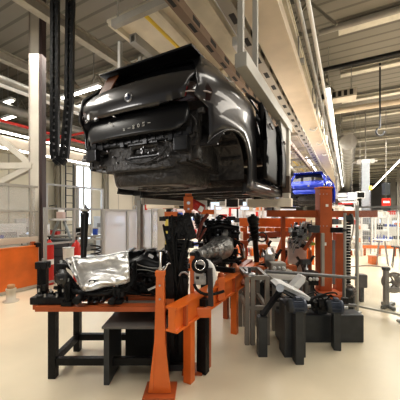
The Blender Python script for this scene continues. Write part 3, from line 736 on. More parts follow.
for a,b in ((-.6,-.2),(.6,-.2),(.6,.2),(-.6,.2)):
    q = Matrix.Rotation(1.1,3,'Z')@V((a,b,0)); make('leg', MB().box((x+q.x,y+q.y,.42),(.05,.05,.83)), GREY_P, r)
for i,(a,m,l) in enumerate(((-.5,BLUE,'small blue tool box on the pale work table'),(.1,GREY_P,'small grey instrument on the pale work table'),(.5,WHITE,'small white carton on the pale work table'))):
    q = Matrix.Rotation(1.1,3,'Z')@V((a,0,0)); o = single('tool_box', MB().box((x+q.x,y+q.y,.935),(.24,.2,.12),rz=1.1,bev=.02), m, l, 'box')
    make('lid_handle', MB().tube(bez((x+q.x-.06,y+q.y,.99),(x+q.x-.05,y+q.y,1.04),(x+q.x+.05,y+q.y,1.04),(x+q.x+.06,y+q.y,.99),6),.008), DGREY, o)
# ---- mesh and panel fences
def fence(pts, h, label, panes, pm=ALU, mid=None, w=.05, pane_m=None, z0=.12, top=True):
    r = thing('safety_fence', label, 'fence', (pts[0][0],pts[0][1],0))
    P = [V((a,b,0)) for a,b in pts]
    for p in P: make('post', MB().box((p.x,p.y,h/2),(w,w,h)), pm, r); 
    for i in range(len(P)-1):
        a,b = P[i],P[i+1]
        zs = [h-.02, z0]+([mid] if mid else [])
        for z in zs: make('rail', MB().bar(a+V((0,0,z)),b+V((0,0,z)),w*.7,w*.8), pm, r)
        if panes[i%len(panes)]:
            d = (b-a); t = d.normalized()*.03; n = V((-d.y,d.x,0)).normalized()*.004
            make('pane', MB().prism([a+t+V((0,0,z0+.02))-n,b-t+V((0,0,z0+.02))-n,b-t+V((0,0,h-.05))-n,a+t+V((0,0,h-.05))-n], n*2), pane_m or HAZE, r)
    return r
def lineX(X, pxs): return [(X, onX(px,X)) for px in pxs]
DF = mat('dark_fence_post',(.38,.38,.38),.45,.3)
fence(lineX(-5.7,(45,74,102)), 1.74, 'low dark framed fence right of the grey column', [0,0], DF, mid=.95, w=.055)
fence(lineX(-5.7,(103,127,143,160)), 1.72, 'hazy panel fence behind the silver heat shield', [1,1,1], DF, mid=None, w=.075)
fence(lineX(-8.2,(46,78,102)), 2.55, 'tall thin dark fence in front of the cream wall', [0,0], DF, w=.075)
p = at(161.5,250,8.6); x,y=p.x,p.y
r = thing('fence_pillar','beige fence pillar with a yellow edge strip behind the black tower','pillar',(x,y,0))
make('shaft', MB().box((x,y,.88),(.24,.16,1.76),rz=YAW,bev=.01), COLM, r)
q = V((x,y,0))+RT*.165; make('yellow_strip', MB().box((q.x,q.y,.83),(.08,.15,1.66),rz=YAW), mat('yellow_strip',(.62,.52,.12),.5), r)
make('base_plate', MB().box((x,y,.01),(.4,.3,.02),rz=YAW), DGREY, r)
r2 = fence(lineX(-5.2,(152,176)), 1.75, 'narrow clear fence panel between the hazy fence and the black tower', [1], ALU, w=.05, pane_m=HAZE2)
p = at(134,196,8.8)
l = thing('padlock_hasp','small grey lifting ring on top of the hazy panel fence','ring',(p.x,p.y,1.7))
q = V((-5.7, onX(135,-5.7), 1.72)); l.location = q
make('ring', MB().torus(q+V((0,0,.07)),(1,0,0),.07,.012), STEEL, l); make('foot', MB().box(q+V((0,0,.0)),(.06,.12,.03)), STEEL, l)
# ladder on the cream wall
r = thing('wall_ladder','grey rung ladder fixed to the cream wall left of the tall window','ladder',(-9.7,6.5,0))
yl = onX(69.5,-9.7)
r.location = (-9.7,yl,0)
for q_ in (-.17,.17): make('side_rail', MB().box((-9.7,yl+q_,2.0),(.04,.04,4.0)), DGREY, r)
for k in range(13): make('rung', MB().cyl((-9.7,yl-.17,.3+.29*k),(-9.7,yl+.17,.3+.29*k),.014), DGREY, r)
p = at(58,170,9.5)
yl = onX(57.5,-9.65)
single('downpipe', MB().cyl((-9.7,yl,0),(-9.7,yl,4.0),.07), mat('brown_pipe',(.16,.14,.10),.6), 'dark vertical downpipe on the cream wall under the cable chain', 'pipe')
# ---- white bench robot, trolley, cylinders, bins behind the low fence
p = at(61,240,6.9); x,y=p.x,p.y
r = thing('tool_trolley','dark tool trolley behind the low fence, holding a white jig','trolley',(x,y,0))
make('cabinet', MB().box((x,y,.55),(.62,.42,.85),rz=YAW,bev=.02), mat('charcoal_box',(.05,.055,.06),.45), r)
for k in range(4): make('drawer_front', MB().box((x+.1*0+FW.x*-.215,y+FW.y*-.215,.25+.2*k),(.54,.02,.17),rz=YAW,bev=.006), mat('charcoal_front',(.075,.08,.085),.4), r)
for a,b in ((-.26,-.15),(.26,-.15),(.26,.15),(-.26,.15)):
    q = V((x,y,0))+RT*a+FW*b; make('wheel', MB().cyl(q+V((0,0,.06))-RT*.02,q+V((0,0,.06))+RT*.02,.06), RUBBER, r)
make('push_rail', MB().tube([V((x,y,.98))+RT*.32,V((x,y,1.12))+RT*.40,V((x,y,1.12))+RT*.40+FW*.35],.014), STEEL, r)
o = V((x,y,1.0))
r = thing('jig_stand','white two-legged measuring jig standing on the dark trolley','jig',o)
for s_ in (-1,1): make('leg', MB().bar(o+RT*.24*s_,o+RT*.07*s_+V((0,0,.42)),.055,.05), mat('jig_grey',(.3,.33,.33),.4), r)
make('tray', MB().box((x,y,1.46),(.50,.22,.05),rz=YAW,bev=.012), WHITE, r)
make('head', MB().box((x,y,1.57),(.17,.16,.17),rz=YAW,bev=.03), mat('jig_head',(.55,.42,.38),.5), r)
make('cap', MB().lathe((x,y,1.655),(0,0,1),[(0,.07),(.05,.06),(.07,.02)],14), WHITE, r)
make('cross_bar', MB().bar(o+RT*-.2+V((0,0,.18)),o+RT*.2+V((0,0,.18)),.03), STEEL, r)
make('side_arm', MB().tube([o+RT*-.3+V((0,0,.8)),o+RT*-.12+V((0,0,.83)),o+RT*-.08+V((0,0,.6))],.012), DGREY, r)
def cylinder_bottle(px, py0, d, h, rad, m, label):
    p = at(px,250,d); z = 0
    r = thing('gas_cylinder', label, 'gas cylinder', (p.x,p.y,0), None)
    make('bottle', MB().lathe((p.x,p.y,0),(0,0,1),[(0,rad*.95),(.02,rad),(h-.14,rad),(h-.07,rad*.75),(h-.03,rad*.35),(h,rad*.3)],18), m, r)
    make('valve', MB().cyl((p.x,p.y,h),(p.x,p.y,h+.07),.02).box((p.x,p.y,h+.06),(.09,.03,.03),bev=.006), BLACK, r)
    make('label_band', MB().lathe((p.x,p.y,h*.45),(0,0,1),[(0,rad+.001),(.12,rad+.001)],18), WHITE, r)
cylinder_bottle(49.5,0,6.2,1.02,.09,RED,'red gas cylinder left of the dark trolley, nearest the grey column')
cylinder_bottle(76,0,6.5,.98,.10,RED,'red gas cylinder right of the white bin behind the shock absorber')
p = at(68.5,262,6.0)
r = thing('paper_bin','white cylindrical bin between the dark trolley and red cylinder','bin',(p.x,p.y,0))
make('can', MB().lathe((p.x,p.y,0),(0,0,1),[(0,.09),(.84,.115),(.85,.125),(.86,.115),(.84,.10),(.6,.095)],18), WHITE, r)
make('rim', MB().torus((p.x,p.y,.86),(0,0,1),.118,.010), STEEL, r)
p = at(66,232,7.6); x,y = p.x,p.y
r = thing('work_table','long grey steel table with clutter behind the low fence','table',(x,y,0))
make('tabletop', MB().box((x,y,1.0),(1.9,.6,.05),rz=YAW), GREY_P, r); make('shelf', MB().box((x,y,.4),(1.8,.55,.03),rz=YAW), GREY_P, r)
for a,b in ((-.9,-.25),(.9,-.25),(.9,.25),(-.9,.25)):
    q = V((x,y,0))+RT*a+FW*b; make('leg', MB().box((q.x,q.y,.5),(.05,.05,.98),rz=YAW), GREY_P, r)
for i,(a,w_,h_,m,l) in enumerate(((-.75,.16,.2,DGREY,'dark block at the left end of the long grey table'),(-.55,.14,.3,WHITE,'white canister on the left half of the long grey table'),(-.3,.2,.14,RED,'red tin on the left half of the long grey table'),(.35,.22,.2,BLACK,'black case on the right half of the long grey table'),(.62,.16,.28,CREAM,'cream canister on the right half of the long grey table'),(.82,.12,.18,BLUE,'blue tin at the right end of the long grey table'))):
    q = V((x,y,1.025+h_/2))+RT*a; o = single('parts_tin', MB().box(q,(w_,w_*.8,h_),rz=YAW,bev=.02), m, l, 'tin'); make('lid', MB().box(q+V((0,0,h_/2)),(w_*1.04,w_*.84,.03),rz=YAW,bev=.006), GREY_P, o)
cabinet(112,11.8,1.4,1.5,.5,mat('pale_blue_cab',(.62,.68,.78),.5),'pale blue cabinet behind the hazy panel fence',rz=YAW,doors=2)
cabinet(150,12.5,1.2,1.6,.5,WHITE,'white cabinet behind the right end of the hazy fence',rz=YAW,doors=2,scr=True)
# sprinkler hanger, spotlight box under the car's left
p = at(143,198,9.5); r = thing('camera_box','black camera box on a white bracket above the hazy fence','camera',p)
make('case', MB().box(p,(.42,.18,.14),rz=YAW,bev=.03), BLACK, r); make('lens', MB().cyl(p-RT*.21,p-RT*.25,.05), STEEL, r)
make('bracket', MB().tube([p+V((0,0,.05)),p+V((0,0,.18)),p+RT*.3+V((0,0,.18)),V((p.x,p.y,6.7))+RT*.3],.025), WHITE, r)
# ================================================================ THE LINE: PALLET, AXLE, TANK, GEARBOX, ENGINE
AO = at(95,302.5,2.65); AZ = AO.z                       # tray top, about .72 m
def L(px, py, dn=0.0):                                # a point in the plane of the rear axle, dn metres behind it
    d = 2.65+dn; return at(px,py,d)
def greeble(mb, fn, n, s0, s1, rz=YAW, bev=.006):
    for _ in range(n):
        p = fn(); mb.box(p,(random.uniform(s0,s1),random.uniform(s0,s1),random.uniform(s0,s1)),rz=rz+random.uniform(-.4,.4),rx=random.uniform(-.4,.4),bev=bev)
# ---- pallet
r = thing('assembly_pallet','orange tray pallet carrying the rear axle on a dark frame','pallet',(AO.x,AO.y,0))
c = V((AO.x,AO.y,0))+FW*.28+RT*.08
mb = MB(); mb.box((c.x,c.y,AZ-.04),(1.20,.12,.05),rz=YAW,bev=.008)
def fr(u, n): return c+RT*u+FW*n
for (a,b) in (((-.60,-.33),(.62,-.33)),((-.60,.33),(.62,.33)),((-.60,-.33),(-.60,.33)),((.62,-.33),(.62,.33)),((-.1,-.33),(-.1,.33))):
    mb.bar(fr(*a)+V((0,0,AZ-.03)),fr(*b)+V((0,0,AZ-.03)),.11,.045)
make('tray', mb, ORANGE_D, r)
make('inner_plate', MB().box((c.x+RT.x*.3,c.y+RT.y*.3,AZ-.055),(.62,.56,.01),rz=YAW), GREY_P, r)
for u,n in ((-.5,-.25),(.52,-.25),(.52,.28),(-.5,.28)):
    q = fr(u,n); make('leg', MB().box((q.x,q.y,(AZ-.06)/2),(.07,.07,AZ-.06),rz=YAW), BLACK, r)
mb = MB(); 
for a,b in (((-.5,-.25),(.52,-.25)),((-.5,.28),(.52,.28)),((-.5,-.25),(-.5,.28)),((.52,-.25),(.52,.28))): mb.bar(fr(*a)+V((0,0,.16)),fr(*b)+V((0,0,.16)),.05,.07)
make('lower_frame', mb, BLACK, r)
# ---- clamp towers on the pallet
def tower(px, y0, y1, w, dn, label, m=BLACK):
    a = L(px,y1,dn); b = L(px,y0,dn); a.z = AZ-.005; h = b.z-a.z
    r = thing('clamp_tower', label, 'clamp', a)
    make('base', MB().box((a.x,a.y,a.z+.02),(w*1.9,w*1.6,.04),rz=YAW,bev=.006), m, r)
    make('mast', MB().box((a.x,a.y,a.z+h/2),(w,w*.8,h),rz=YAW,bev=.01), m, r)
    make('head', MB().box((a.x,a.y,b.z-.03),(w*1.35,w*1.1,.07),rz=YAW,bev=.012), BLACKM, r)
    q = b+V((0,0,.0)); make('clamp_pin', MB().cyl(q,q+V((0,0,.035)),.012), STEEL, r)
    mb = MB(); mb.tube(bez(a+V((0,0,.06))-FW*w*.6,a+V((0,0,h*.4))-FW*w*1.1+RT*.03,a+V((0,0,h*.6))-FW*w*.9-RT*.03,a+V((0,0,h*.9))-FW*w*.5),.008); make('hose', mb, RUBBER, r)
    return r
tower(43,262,300,.085,.10,'left black clamp tower on the pallet, foot of the dark trunk')
tower(61,264,300,.055,.05,'slim black clamp tower left of the rear axle')
tower(68,282,302,.05,-.06,'short black clamp post before the rear axle')
tower(117,288,303,.06,.0,'short black clamp post under the heat shield, right end')
# dark trunk rising behind the left clamp
a = at(44.5,262,2.75)
# ---- black feed tubes and clutter on the pallet
r = thing('fixture_block','black low fixture block with bolts at the left front of the pallet','fixture',L(50,300))
a = L(52,299,.02); mb = MB(); mb.box((a.x,a.y,AZ+.03),(.34,.16,.07),rz=YAW,bev=.012); greeble(mb, lambda: L(random.uniform(38,66),random.uniform(287,298),random.uniform(-.05,.15)), 20, .02, .06); make('body', mb, BLACKM, r)
mb = MB()
for k in range(5): q = L(39+6*k,292+(k%2)*5,-.07); mb.cyl(q,q+V((0,0,.03)),.01,n=8)
make('bolt', mb, STEEL, r)
# ---- rear axle
r = thing('rear_axle','black rear axle with subframe, arms and springs under the silver heat shield','axle',L(95,290))
mb = MB()
mb.tube(bez(L(62,283,.0),L(75,296,-.04),L(105,297,-.04),L(130,287,.05),14),[.03]*15,10)
mb.tube(bez(L(62,262,.25),L(80,275,.2),L(110,275,.2),L(134,262,.28),14),[.03]*15,10)
mb.tube([L(62,283,0),L(60,270,.12),L(62,262,.25)],.03,10); mb.tube([L(130,287,.05),L(134,275,.16),L(134,262,.28)],.03,10)
for px in (72,122): q = L(px,292,.02); mb.cyl(q-V((0,0,.04)),q+V((0,0,.05)),.038)
make('subframe', mb, BLACKM, r)
q = L(98,289,.10); mb = MB(); mb.lathe(q-FW*.12,FW,[(0,.03),(.02,.07),(.06,.095),(.16,.10),(.20,.07),(.26,.04),(.3,.035)],18); mb.box(q,(.26,.12,.13),rz=YAW,bev=.03)
for k in range(5): mb.box(q+RT*(-.1+.05*k)+V((0,0,-.04)),(.012,.22,.10),rz=YAW)
make('differential', mb, BLACKM, r)
for a,b,n in (((64,272,-.02),(82,292,.0),.02),((58,282,.1),(92,299,.12),.018),((132,268,.1),(112,292,.02),.02),((136,280,.2),(106,297,.16),.018),((60,262,.2),(70,284,.02),.022)):
    mb = MB(); mb.tube(bez(L(*a),L(a[0]*.6+b[0]*.4,a[1]+6,a[2]),L(a[0]*.3+b[0]*.7,b[1]-3,b[2]),L(*b),8),[n,n*1.1,n*1.2,n*1.1,n,n,n*1.1,n*1.2,n],8); make('control_arm', mb, BLACKM, r)
# hub and disc at left, end caps
q = L(66,277,-.02)
m_ = MB(); m_.lathe(q,-RT*.6-FW*.8,[(0,.03),(.02,.075),(.05,.08),(.055,.05),(.09,.045),(.09,.01)],20); h = make('wheel_hub', m_, mat('dark_steel_disc',(.10,.10,.10),.35,.8,noise=.4), r)
m_ = MB()
for k in range(5): 
    an = 2*PI*k/5; t = q+(-RT*.6-FW*.8)*.056+(RT*.8-FW*.6)*math.cos(an)*.05+V((0,0,1))*math.sin(an)*.05; m_.cyl(t,t+(-RT*.6-FW*.8)*.025,.007,n=7)
make('wheel_stud', m_, STEEL, h)
for px,py,dn,rad in ((79,299,-.10,.035),(113,300,-.06,.03),(71,297,.0,.03)):
    q = L(px,py,dn); q.z=max(q.z,AZ+rad); make('bushing', MB().lathe(q-FW*.06,FW,[(0,rad*.5),(0,rad),(.10,rad),(.10,rad*.5)],16), RUBBER, r)
# tall damper and coil springs
a = L(83.5,258,.12); b = L(84.8,214,.16)
dm = MB(); ax = (b-a).normalized(); H = (b-a).length
dm.lathe(a-ax*.12,ax,[(0,.014),(.10,.014),(.11,.026),(.16,.03),(.22,.028),(.24,.034),(H+.08,.038),(H+.10,.042),(H+.13,.042),(H+.14,.025),(H+.15,.02)],18)
d_ = make('damper', dm, PLAST, r)
make('top_mount', MB().lathe(b+ax*.02,ax,[(0,.025),(.01,.045),(.03,.045),(.05,.02),(.08,.012)],16), STEEL, d_)
sp = MB(); q = L(96,258,.18); sp.coil(q-V((0,0,.02)),(0,0,1),.048,.008,.15,3.5); s_ = make('coil_spring', sp, PLAST, r)
make('spring_seat', MB().lathe(q-V((0,0,.05)),(0,0,1),[(0,.05),(.02,.055),(.03,.03)],16), BLACKM, s_)
sp = MB(); q = L(75,262,.10); sp.lathe(q-V((0,0,.06)),(0,0,1),[(0,.05),(.05,.055),(.07,.045),(.10,.03)],16); make('rubber_mount', sp, RUBBER, r)
mb = MB()
for k in range(9):
    x0 = random.uniform(62,120); p0 = L(x0,random.uniform(280,296),-.03); p1 = L(x0+random.uniform(10,30),random.uniform(280,298),-.02)
    mb.tube(bez(p0,p0+V((0,0,.06)),p1+V((0,0,-.05)),p1),.006,6)
make('brake_line', mb, RUBBER, r)
mb = MB(); greeble(mb, lambda: L(random.uniform(66,130),random.uniform(288,301),random.uniform(-.02,.2)), 34, .02, .055); make('bracket_cluster', mb, BLACKM, r)
# ---- silver heat shield
r = thing('heat_shield','embossed silver heat shield draped over the rear axle','heat shield',L(98,272))
top = [(66,259),(72,257),(80,258.5),(92,257.5),(104,256.5),(116,254),(124,252.5),(128,252.5)]
bot = [(82,289),(83,290),(86,291),(93,290),(104,286.5),(116,285),(126,283),(129.5,281)]
def lerp_list(l, t):
    f = t*(len(l)-1); i = min(int(f),len(l)-2); f -= i; return (l[i][0]*(1-f)+l[i+1][0]*f, l[i][1]*(1-f)+l[i+1][1]*f)
def hs(u, v):
    a = lerp_list(top,u); b = lerp_list(bot,u); w = v
    px = a[0]*(1-w)+b[0]*w; py = a[1]*(1-w)+b[1]*w
    dn = .16*(1-v)**1.6 - .05*math.sin(v*PI)                        # leans back at the top
    dn += .13*math.exp(-((u-.52)/.27)**4-((v-.5)/.28)**4)-.03*math.exp(-((u-.14)/.05)**2)         # dished middle
    dn += .05*math.exp(-(u/.1)**2)*(1-v) - .012*math.exp(-((v-.12)/.05)**2) - .010*math.exp(-((v-.9)/.05)**2)
    dn += .005*math.sin(u*40+v*9)*math.sin(v*26+u*7)+.011*math.sin(u*17-v*23+2*math.sin(u*9))*math.sin(v*9+u*5)
    return L(px, py, dn-.06)
mb = MB(); mb.grid(hs, 70, 40); o = make('shell', mb, SHIELD, r); so = o.modifiers.new('t','SOLIDIFY'); so.thickness = .004
mb = MB(); mb.tube([V(hs(k/30,1)) for k in range(31)],.006,6); mb.tube([V(hs(k/30,0)) for k in range(31)],.006,6); mb.tube([V(hs(0,k/12)) for k in range(13)],.008,6); mb.tube([V(hs(1,k/12)) for k in range(13)],.006,6)
make('rolled_edge', mb, CAST, r)
mb = MB()
def cap(u, v):
    a = hs(u*.999,0); return a+FW*(.16*v)+V((0,0,.02*math.sin(v*PI/2)-.03*v*v))
mb.grid(cap, 30, 6); o = make('top_flange', mb, SHIELD, r)
for u,v in ((.12,.15),(.85,.12),(.15,.9),(.9,.92)):
    q = V(hs(u,v)); make('rivet', MB().lathe(q,-FW,[(0,.012),(.006,.010),(.008,.002)],10), STEEL, r)
# ---- black plastic tank and propshaft behind
r = thing('fuel_tank','low black plastic fuel tank right of the silver heat shield','fuel tank',L(147,262,.6))
mb = MB()
def tank(u, v):
    a = 2*PI*u; n=3.2; cx = abs(math.cos(a))**(2/n)*(1 if math.cos(a)>0 else -1); cy = abs(math.sin(a))**(2/n)*(1 if math.sin(a)>0 else -1)
    R = (1-abs(2*v-1)**3.5)**.4; c_ = at(148,264,3.25)
    return c_+RT*cx*.30*R+FW*cy*.22*R+V((0,0,(v-.5)*.30+.025*math.cos(cx*6)))
mb.grid(tank, 40, 14); make('shell', mb, PLAST, r)
mb = MB(); c_ = at(148,262,3.25)
for k in range(4): mb.box(c_+RT*(-.2+.13*k)+V((0,0,.145)),(.05,.3,.02),rz=YAW,bev=.008)
make('rib', mb, PLAST, r)
make('filler_cap', MB().lathe(c_+RT*.04-FW*.05+V((0,0,.13)),(0,0,1),[(0,.06),(.03,.06),(.035,.045)],18), mat('pump_cover',(.03,.03,.03),.3), r)
make('label_tag', MB().box(c_+RT*.07-FW*.19+V((0,0,.10)),(.06,.006,.035),rz=YAW,ry=.5,rx=-.4), WHITE, r)
mb = MB(); mb.tube(bez(at(133,262,3.0),at(150,272,2.95),at(160,266,2.95),at(172,270,3.0),14),.007); mb.tube(bez(at(136,270,3.0),at(150,268,2.95),at(158,275,2.95),at(165,273,3.0),14),.005)
make('fuel_line', mb, mat('grey_line',(.4,.4,.38),.4), r)
tx = MB()
for px,py in ((135,276),(160,276),(147,280)): q = at(px,py,3.2); q2 = V((q.x,q.y,.68)); tx.bar(q+V((0,0,.04)),q2,.03)
make('support_strap', tx, BLACK, r)
# dark machinery filling the middle of the line
r = thing('drive_unit','black drive unit and cables low in the middle of the line','drive unit',at(140,290,3.1))
mb = MB(); c_ = at(143,290,3.2); mb.box(c_,(.52,.34,.22),rz=YAW,bev=.03); mb.lathe(at(125,287,3.05)-RT*.1,RT,[(0,.03),(.02,.07),(.22,.075),(.26,.03)],16)
greeble(mb, lambda: at(random.uniform(118,168),random.uniform(272,300),random.uniform(2.95,3.15)), 46, .02, .08); make('housing', mb, BLACKM, r)
mb = MB()
for k in range(9):
    a = at(random.uniform(115,165),random.uniform(268,296),2.9); b = at(random.uniform(120,170),random.uniform(275,300),2.9); mb.tube(bez(a,a-V((0,0,.08)),b+V((0,0,.08)),b),.008,6)
make('hose', mb, RUBBER, r)
make('grey_lever', MB().bar(at(148,290,2.75),at(159,285,2.75),.018,.02), STEEL, r)
make('foot', MB().box((c_.x,c_.y,(c_.z-.1)/2),(.34,.26,c_.z-.1),rz=YAW), BLACK, r)
# platform plate
q = at(140,305,2.75)
r = thing('platform_plate','grey floor plate of the line between the pallet and orange pedestal','platform',(q.x,q.y,0))
make('plate', MB().box((q.x+.02,q.y,.56),(.62,.5,.02),rz=YAW), mat('dull_plate',(.16,.15,.14),.5,noise=.3), r)
for u in (-.27,.27): qq = q+RT*u; make('leg', MB().box((qq.x,qq.y,.275),(.05,.4,.55),rz=YAW), DGREY, r)
# ---- orange pedestal with chrome pin
q = at(160.5,312,2.45); x,y=q.x,q.y; ztop = at(160,273,2.45).z
r = thing('orange_pedestal','tapered orange pedestal with a chrome pin in front of the black tower','pedestal',(x,y,0))
def fx(u,n,z): w = V((x,y,z))+RT*u+FW*n; return w
mb = MB(); mb.add([fx(a*.060,b*.05,0) for a,b in ((-1,-1),(1,-1),(1,1),(-1,1))]+[fx(a*.035,b*.035,ztop-.02) for a,b in ((-1,-1),(1,-1),(1,1),(-1,1))],[(0,1,2,3),(7,6,5,4),(0,4,5,1),(1,5,6,2),(2,6,7,3),(3,7,4,0)]); mb.box((x,y,ztop),(.09,.08,.05),rz=YAW,bev=.012); make('column', mb, ORANGE, r)
mb = MB(); 
for s_ in (-1,1): mb.prism([fx(s_*.055,-.055,.03),fx(s_*.10,-.055,.03),fx(s_*.045,-.055,.5)],FW*.015)
make('rib', mb, ORANGE, r); make('foot_plate', MB().box((x,y,.012),(.28,.24,.024),rz=YAW), ORANGE_D, r)
mb = MB(); mb.cyl((x,y,ztop+.02),(x,y,ztop+.19),.011).cyl((x,y,ztop+.02),(x,y,ztop+.05),.02).cyl((x,y,ztop+.16),(x,y,ztop+.19),.016); make('pin', mb, CHROME, r)
mb = MB(); mb.tube(bez(fx(.02,-.02,ztop+.02),fx(.07,-.03,ztop+.05),fx(.05,-.03,ztop+.10),fx(.09,-.02,ztop+.09)),.007); make('hook_wire', mb, CHROME, r)
for k in (0,1): t = fx(0,-.042,ztop-.1-.12*k); make('bolt', MB().cyl(t,t-FW*.012,.009,n=8), STEEL, r)
# ---- black clad tower with orange head
q = at(178,312,2.95); x,y=q.x,q.y
r = thing('lifting_tower','tall black clad lifting tower with orange head, centre of the line','lifting tower',(x,y,0))
zt = at(178,214,2.95).z
mb = MB(); mb.box((x-.01,y,.62),(.20,.22,1.2),rz=YAW,bev=.04); mb.box(fx(-.07,-.12,.66),(.10,.08,.9),rz=YAW,bev=.03); mb.box(fx(.055,-.13,.55),(.12,.06,.8),rz=YAW,bev=.03); make('bellows_housing', mb, BLACK, r)
mb = MB()
for k in range(16): mb.box(fx(.0,-.02,.78+.035*k),(.21+.02*(k%2),.20+.02*(k%2),.022),rz=YAW,bev=.006)
make('bellows', mb, RUBBER, r)
mb = MB(); mb.box(fx(.0,0,1.46),(.20,.20,.26),rz=YAW,bev=.05); mb.box(fx(-.07,-.04,1.36),(.07,.14,.30),rz=YAW,ry=.1,bev=.02); mb.box(fx(.12,-.04,1.46),(.10,.14,.26),rz=YAW,ry=-.3,bev=.02)
greeble(mb, lambda: fx(random.uniform(-.15,.17),random.uniform(-.14,-.05),random.uniform(1.2,1.66)), 34, .02, .07); make('gripper', mb, BLACKM, r)
mb = MB()
for k in range(9):
    a = fx(random.uniform(-.15,.15),-.13,random.uniform(1.2,1.6)); b = fx(random.uniform(-.12,.12),-.16,random.uniform(.6,1.1)); mb.tube(bez(a,a-FW*.06,b-FW*.05,b),random.uniform(.006,.012),6)
make('cable', mb, RUBBER, r)
mb = MB(); mb.tube(bez(fx(-.13,-.1,1.05),fx(-.2,-.14,1.0),fx(-.2,-.12,.9),fx(-.12,-.12,.85)),.012); mb.tube(bez(fx(.03,-.2,.98),fx(.05,-.22,1.03),fx(.1,-.22,1.03),fx(.12,-.2,.98)),.010); make('grab_handle', mb, mat('silver_handle',(.5,.5,.5),.3,.7), r)
o_ = at(188.5,206,2.95)
mb = MB(); mb.box(at(188.5,203.5,2.95),(.10,.12,.15),rz=YAW,bev=.012); mb.box(at(188.5,212,2.95),(.07,.10,.06),rz=YAW,bev=.01); mb.box(at(188.5,196,2.97),(.07,.08,.05),rz=YAW); h = make('orange_head', mb, ORANGE, r)
make('head_bolt', MB().cyl(at(188.5,203,2.88),at(188.5,203,2.86),.018).cyl(at(188.5,209,2.88),at(188.5,209,2.86),.012), STEEL, h)
make('side_bar', MB().bar(at(165,214,2.85),at(178,214,2.85),.09,.045), ORANGE, r)
mb = MB(); mb.box(at(197,206,3.0),(.16,.12,.10),rz=YAW,ry=.5,bev=.02); mb.cyl(at(196,203,2.9),at(204,210,2.9),.03); make('red_actuator', mb, RED, r)
make('actuator_cap', MB().box(at(201,209,2.86),(.05,.05,.06),rz=YAW,ry=.5,bev=.01), WHITE, r)
make('orange_jaw', MB().bar(at(201,212,3.0),at(213,212,3.05),.06,.05), ORANGE, r)
mb = MB(); mb.tube([at(197,238,3.0),at(202,222,3.0),at(208,214,3.0)],.02); mb.tube([at(192,234,3.0),at(199,240,3.0),at(206,228,3.0)],.014); make('dark_red_link', mb, mat('dark_red',(.15,.03,.02),.5), r)
make('tower_leg', MB().box((x,y,.03),(.34,.34,.06),rz=YAW), DGREY, r)
make('foot_tube', MB().cyl(fx(.02,-.32,.66),fx(.20,-.02,.72),.035), DGREY, r)
# ---- orange mast and cross frame beside the tower
q = at(192.3,300,2.8); x,y=q.x,q.y
r = thing('orange_mast','thin orange upright between black tower and the round silver bracket','mast',(x,y,0))
make('upright', MB().box((x,y,at(192,254,2.8).z/2),(.045,.06,at(192,254,2.8).z),rz=YAW,bev=.006), ORANGE, r)
make('cap', MB().box((x,y,at(192,254,2.8).z),(.06,.07,.03),rz=YAW,bev=.006), BLACK, r)
make('foot_plate', MB().box((x,y,.012),(.2,.2,.024),rz=YAW), ORANGE_D, r)
# ---- long orange conveyor rails, parallel to the line
RX = -1.33; rz_ = .70
def rail(X, y0, y1, z, label):
    r = thing('conveyor_rail', label, 'rail', (X,y0,0))
    mb = MB(); mb.box((X,(y0+y1)/2,z),(.07,y1-y0,.20),bev=.01); mb.box((X,(y0+y1)/2,z+.10),(.12,y1-y0,.02)); mb.box((X,(y0+y1)/2,z-.10),(.12,y1-y0,.02)); make('beam', mb, ORANGE, r)
    y = y0+.15
    while y < y1: 
        make('web', MB().box((X+.05,y,z),(.04,.03,.18)), ORANGE_D, r); y += .4
    y = y0+.3
    while y < y1: make('leg', MB().box((X,y,(z-.1)/2),(.08,.08,z-.1)), ORANGE_D if X < -2 else ORANGE, r); y += 1.2
    return r
rail(RX,1.95,5.0,.69,'long orange conveyor rail running below the silver gearbox')
rail(-2.75,3.0,7.5,.60,'orange conveyor rail on the far side of the line')
rail(-.95,6.6,10.5,.95,'distant orange conveyor rail behind the grey frames')
mb = MB()
r = thing('cross_plate','orange cross plates joining the conveyor rails near the gearbox','plate',(-1.9,3.0,.6))
make('front_plate', MB().bar(at(192,300,2.8),at(214,298,2.85),.05,.08), ORANGE, r)
make('lower_plate', MB().box(at(200,312,2.7),(.22,.05,.10),rz=YAW,bev=.01), ORANGE, r)
make('knuckle', MB().box(at(221,288,3.1),(.08,.10,.26),rz=YAW,bev=.012), ORANGE, r)
make('knuckle_pin', MB().lathe(at(221,278,3.1),(0,0,1),[(0,.035),(.05,.035),(.06,.02)],14), ORANGE_D, r)
make('support_post', MB().box(V((at(206,303,2.85).x,at(206,303,2.85).y,.33)),(.08,.08,.66)), ORANGE_D, r)
# ---- silver round bracket, hose and box under the gearbox
q = at(203,275,2.75)
r = thing('hub_bracket','round silver bracket with a black hose hoop beside the orange mast','bracket',q)
mb = MB(); mb.tube(bez(at(197,262,2.72),at(214,258,2.72),at(216,280,2.72),at(208,292,2.72),14),[.02,.03,.035,.038,.04,.042,.042,.042,.042,.04,.036,.032,.03,.025,.015],10); make('casting', mb, WHITE, r)
make('hose_hoop', MB().torus(at(200,265,2.68),FW,.065,.022,24,8), RUBBER, r); make('hoop_liner', MB().torus(at(200,265,2.64),FW,.048,.006,24,6), CHROME, r)
mb = MB(); mb.box(at(200,279,2.76),(.12,.08,.10),rz=YAW,bev=.01); mb.box(at(199,274,2.70),(.10,.03,.03),rz=YAW,bev=.006); make('gearbox_block', mb, CAST, r)
make('port', MB().box(at(197.5,278,2.705),(.03,.01,.025),rz=YAW), SLOT, r)
make('rod', MB().bar(at(210,268,2.66),at(211,306,2.66),.042,.03), DGREY, r)
mb = MB(); mb.tube(bez(at(194,284,2.7),at(198,297,2.66),at(212,296,2.66),at(224,291,2.7),12),.014); make('hose', mb, RUBBER, r)
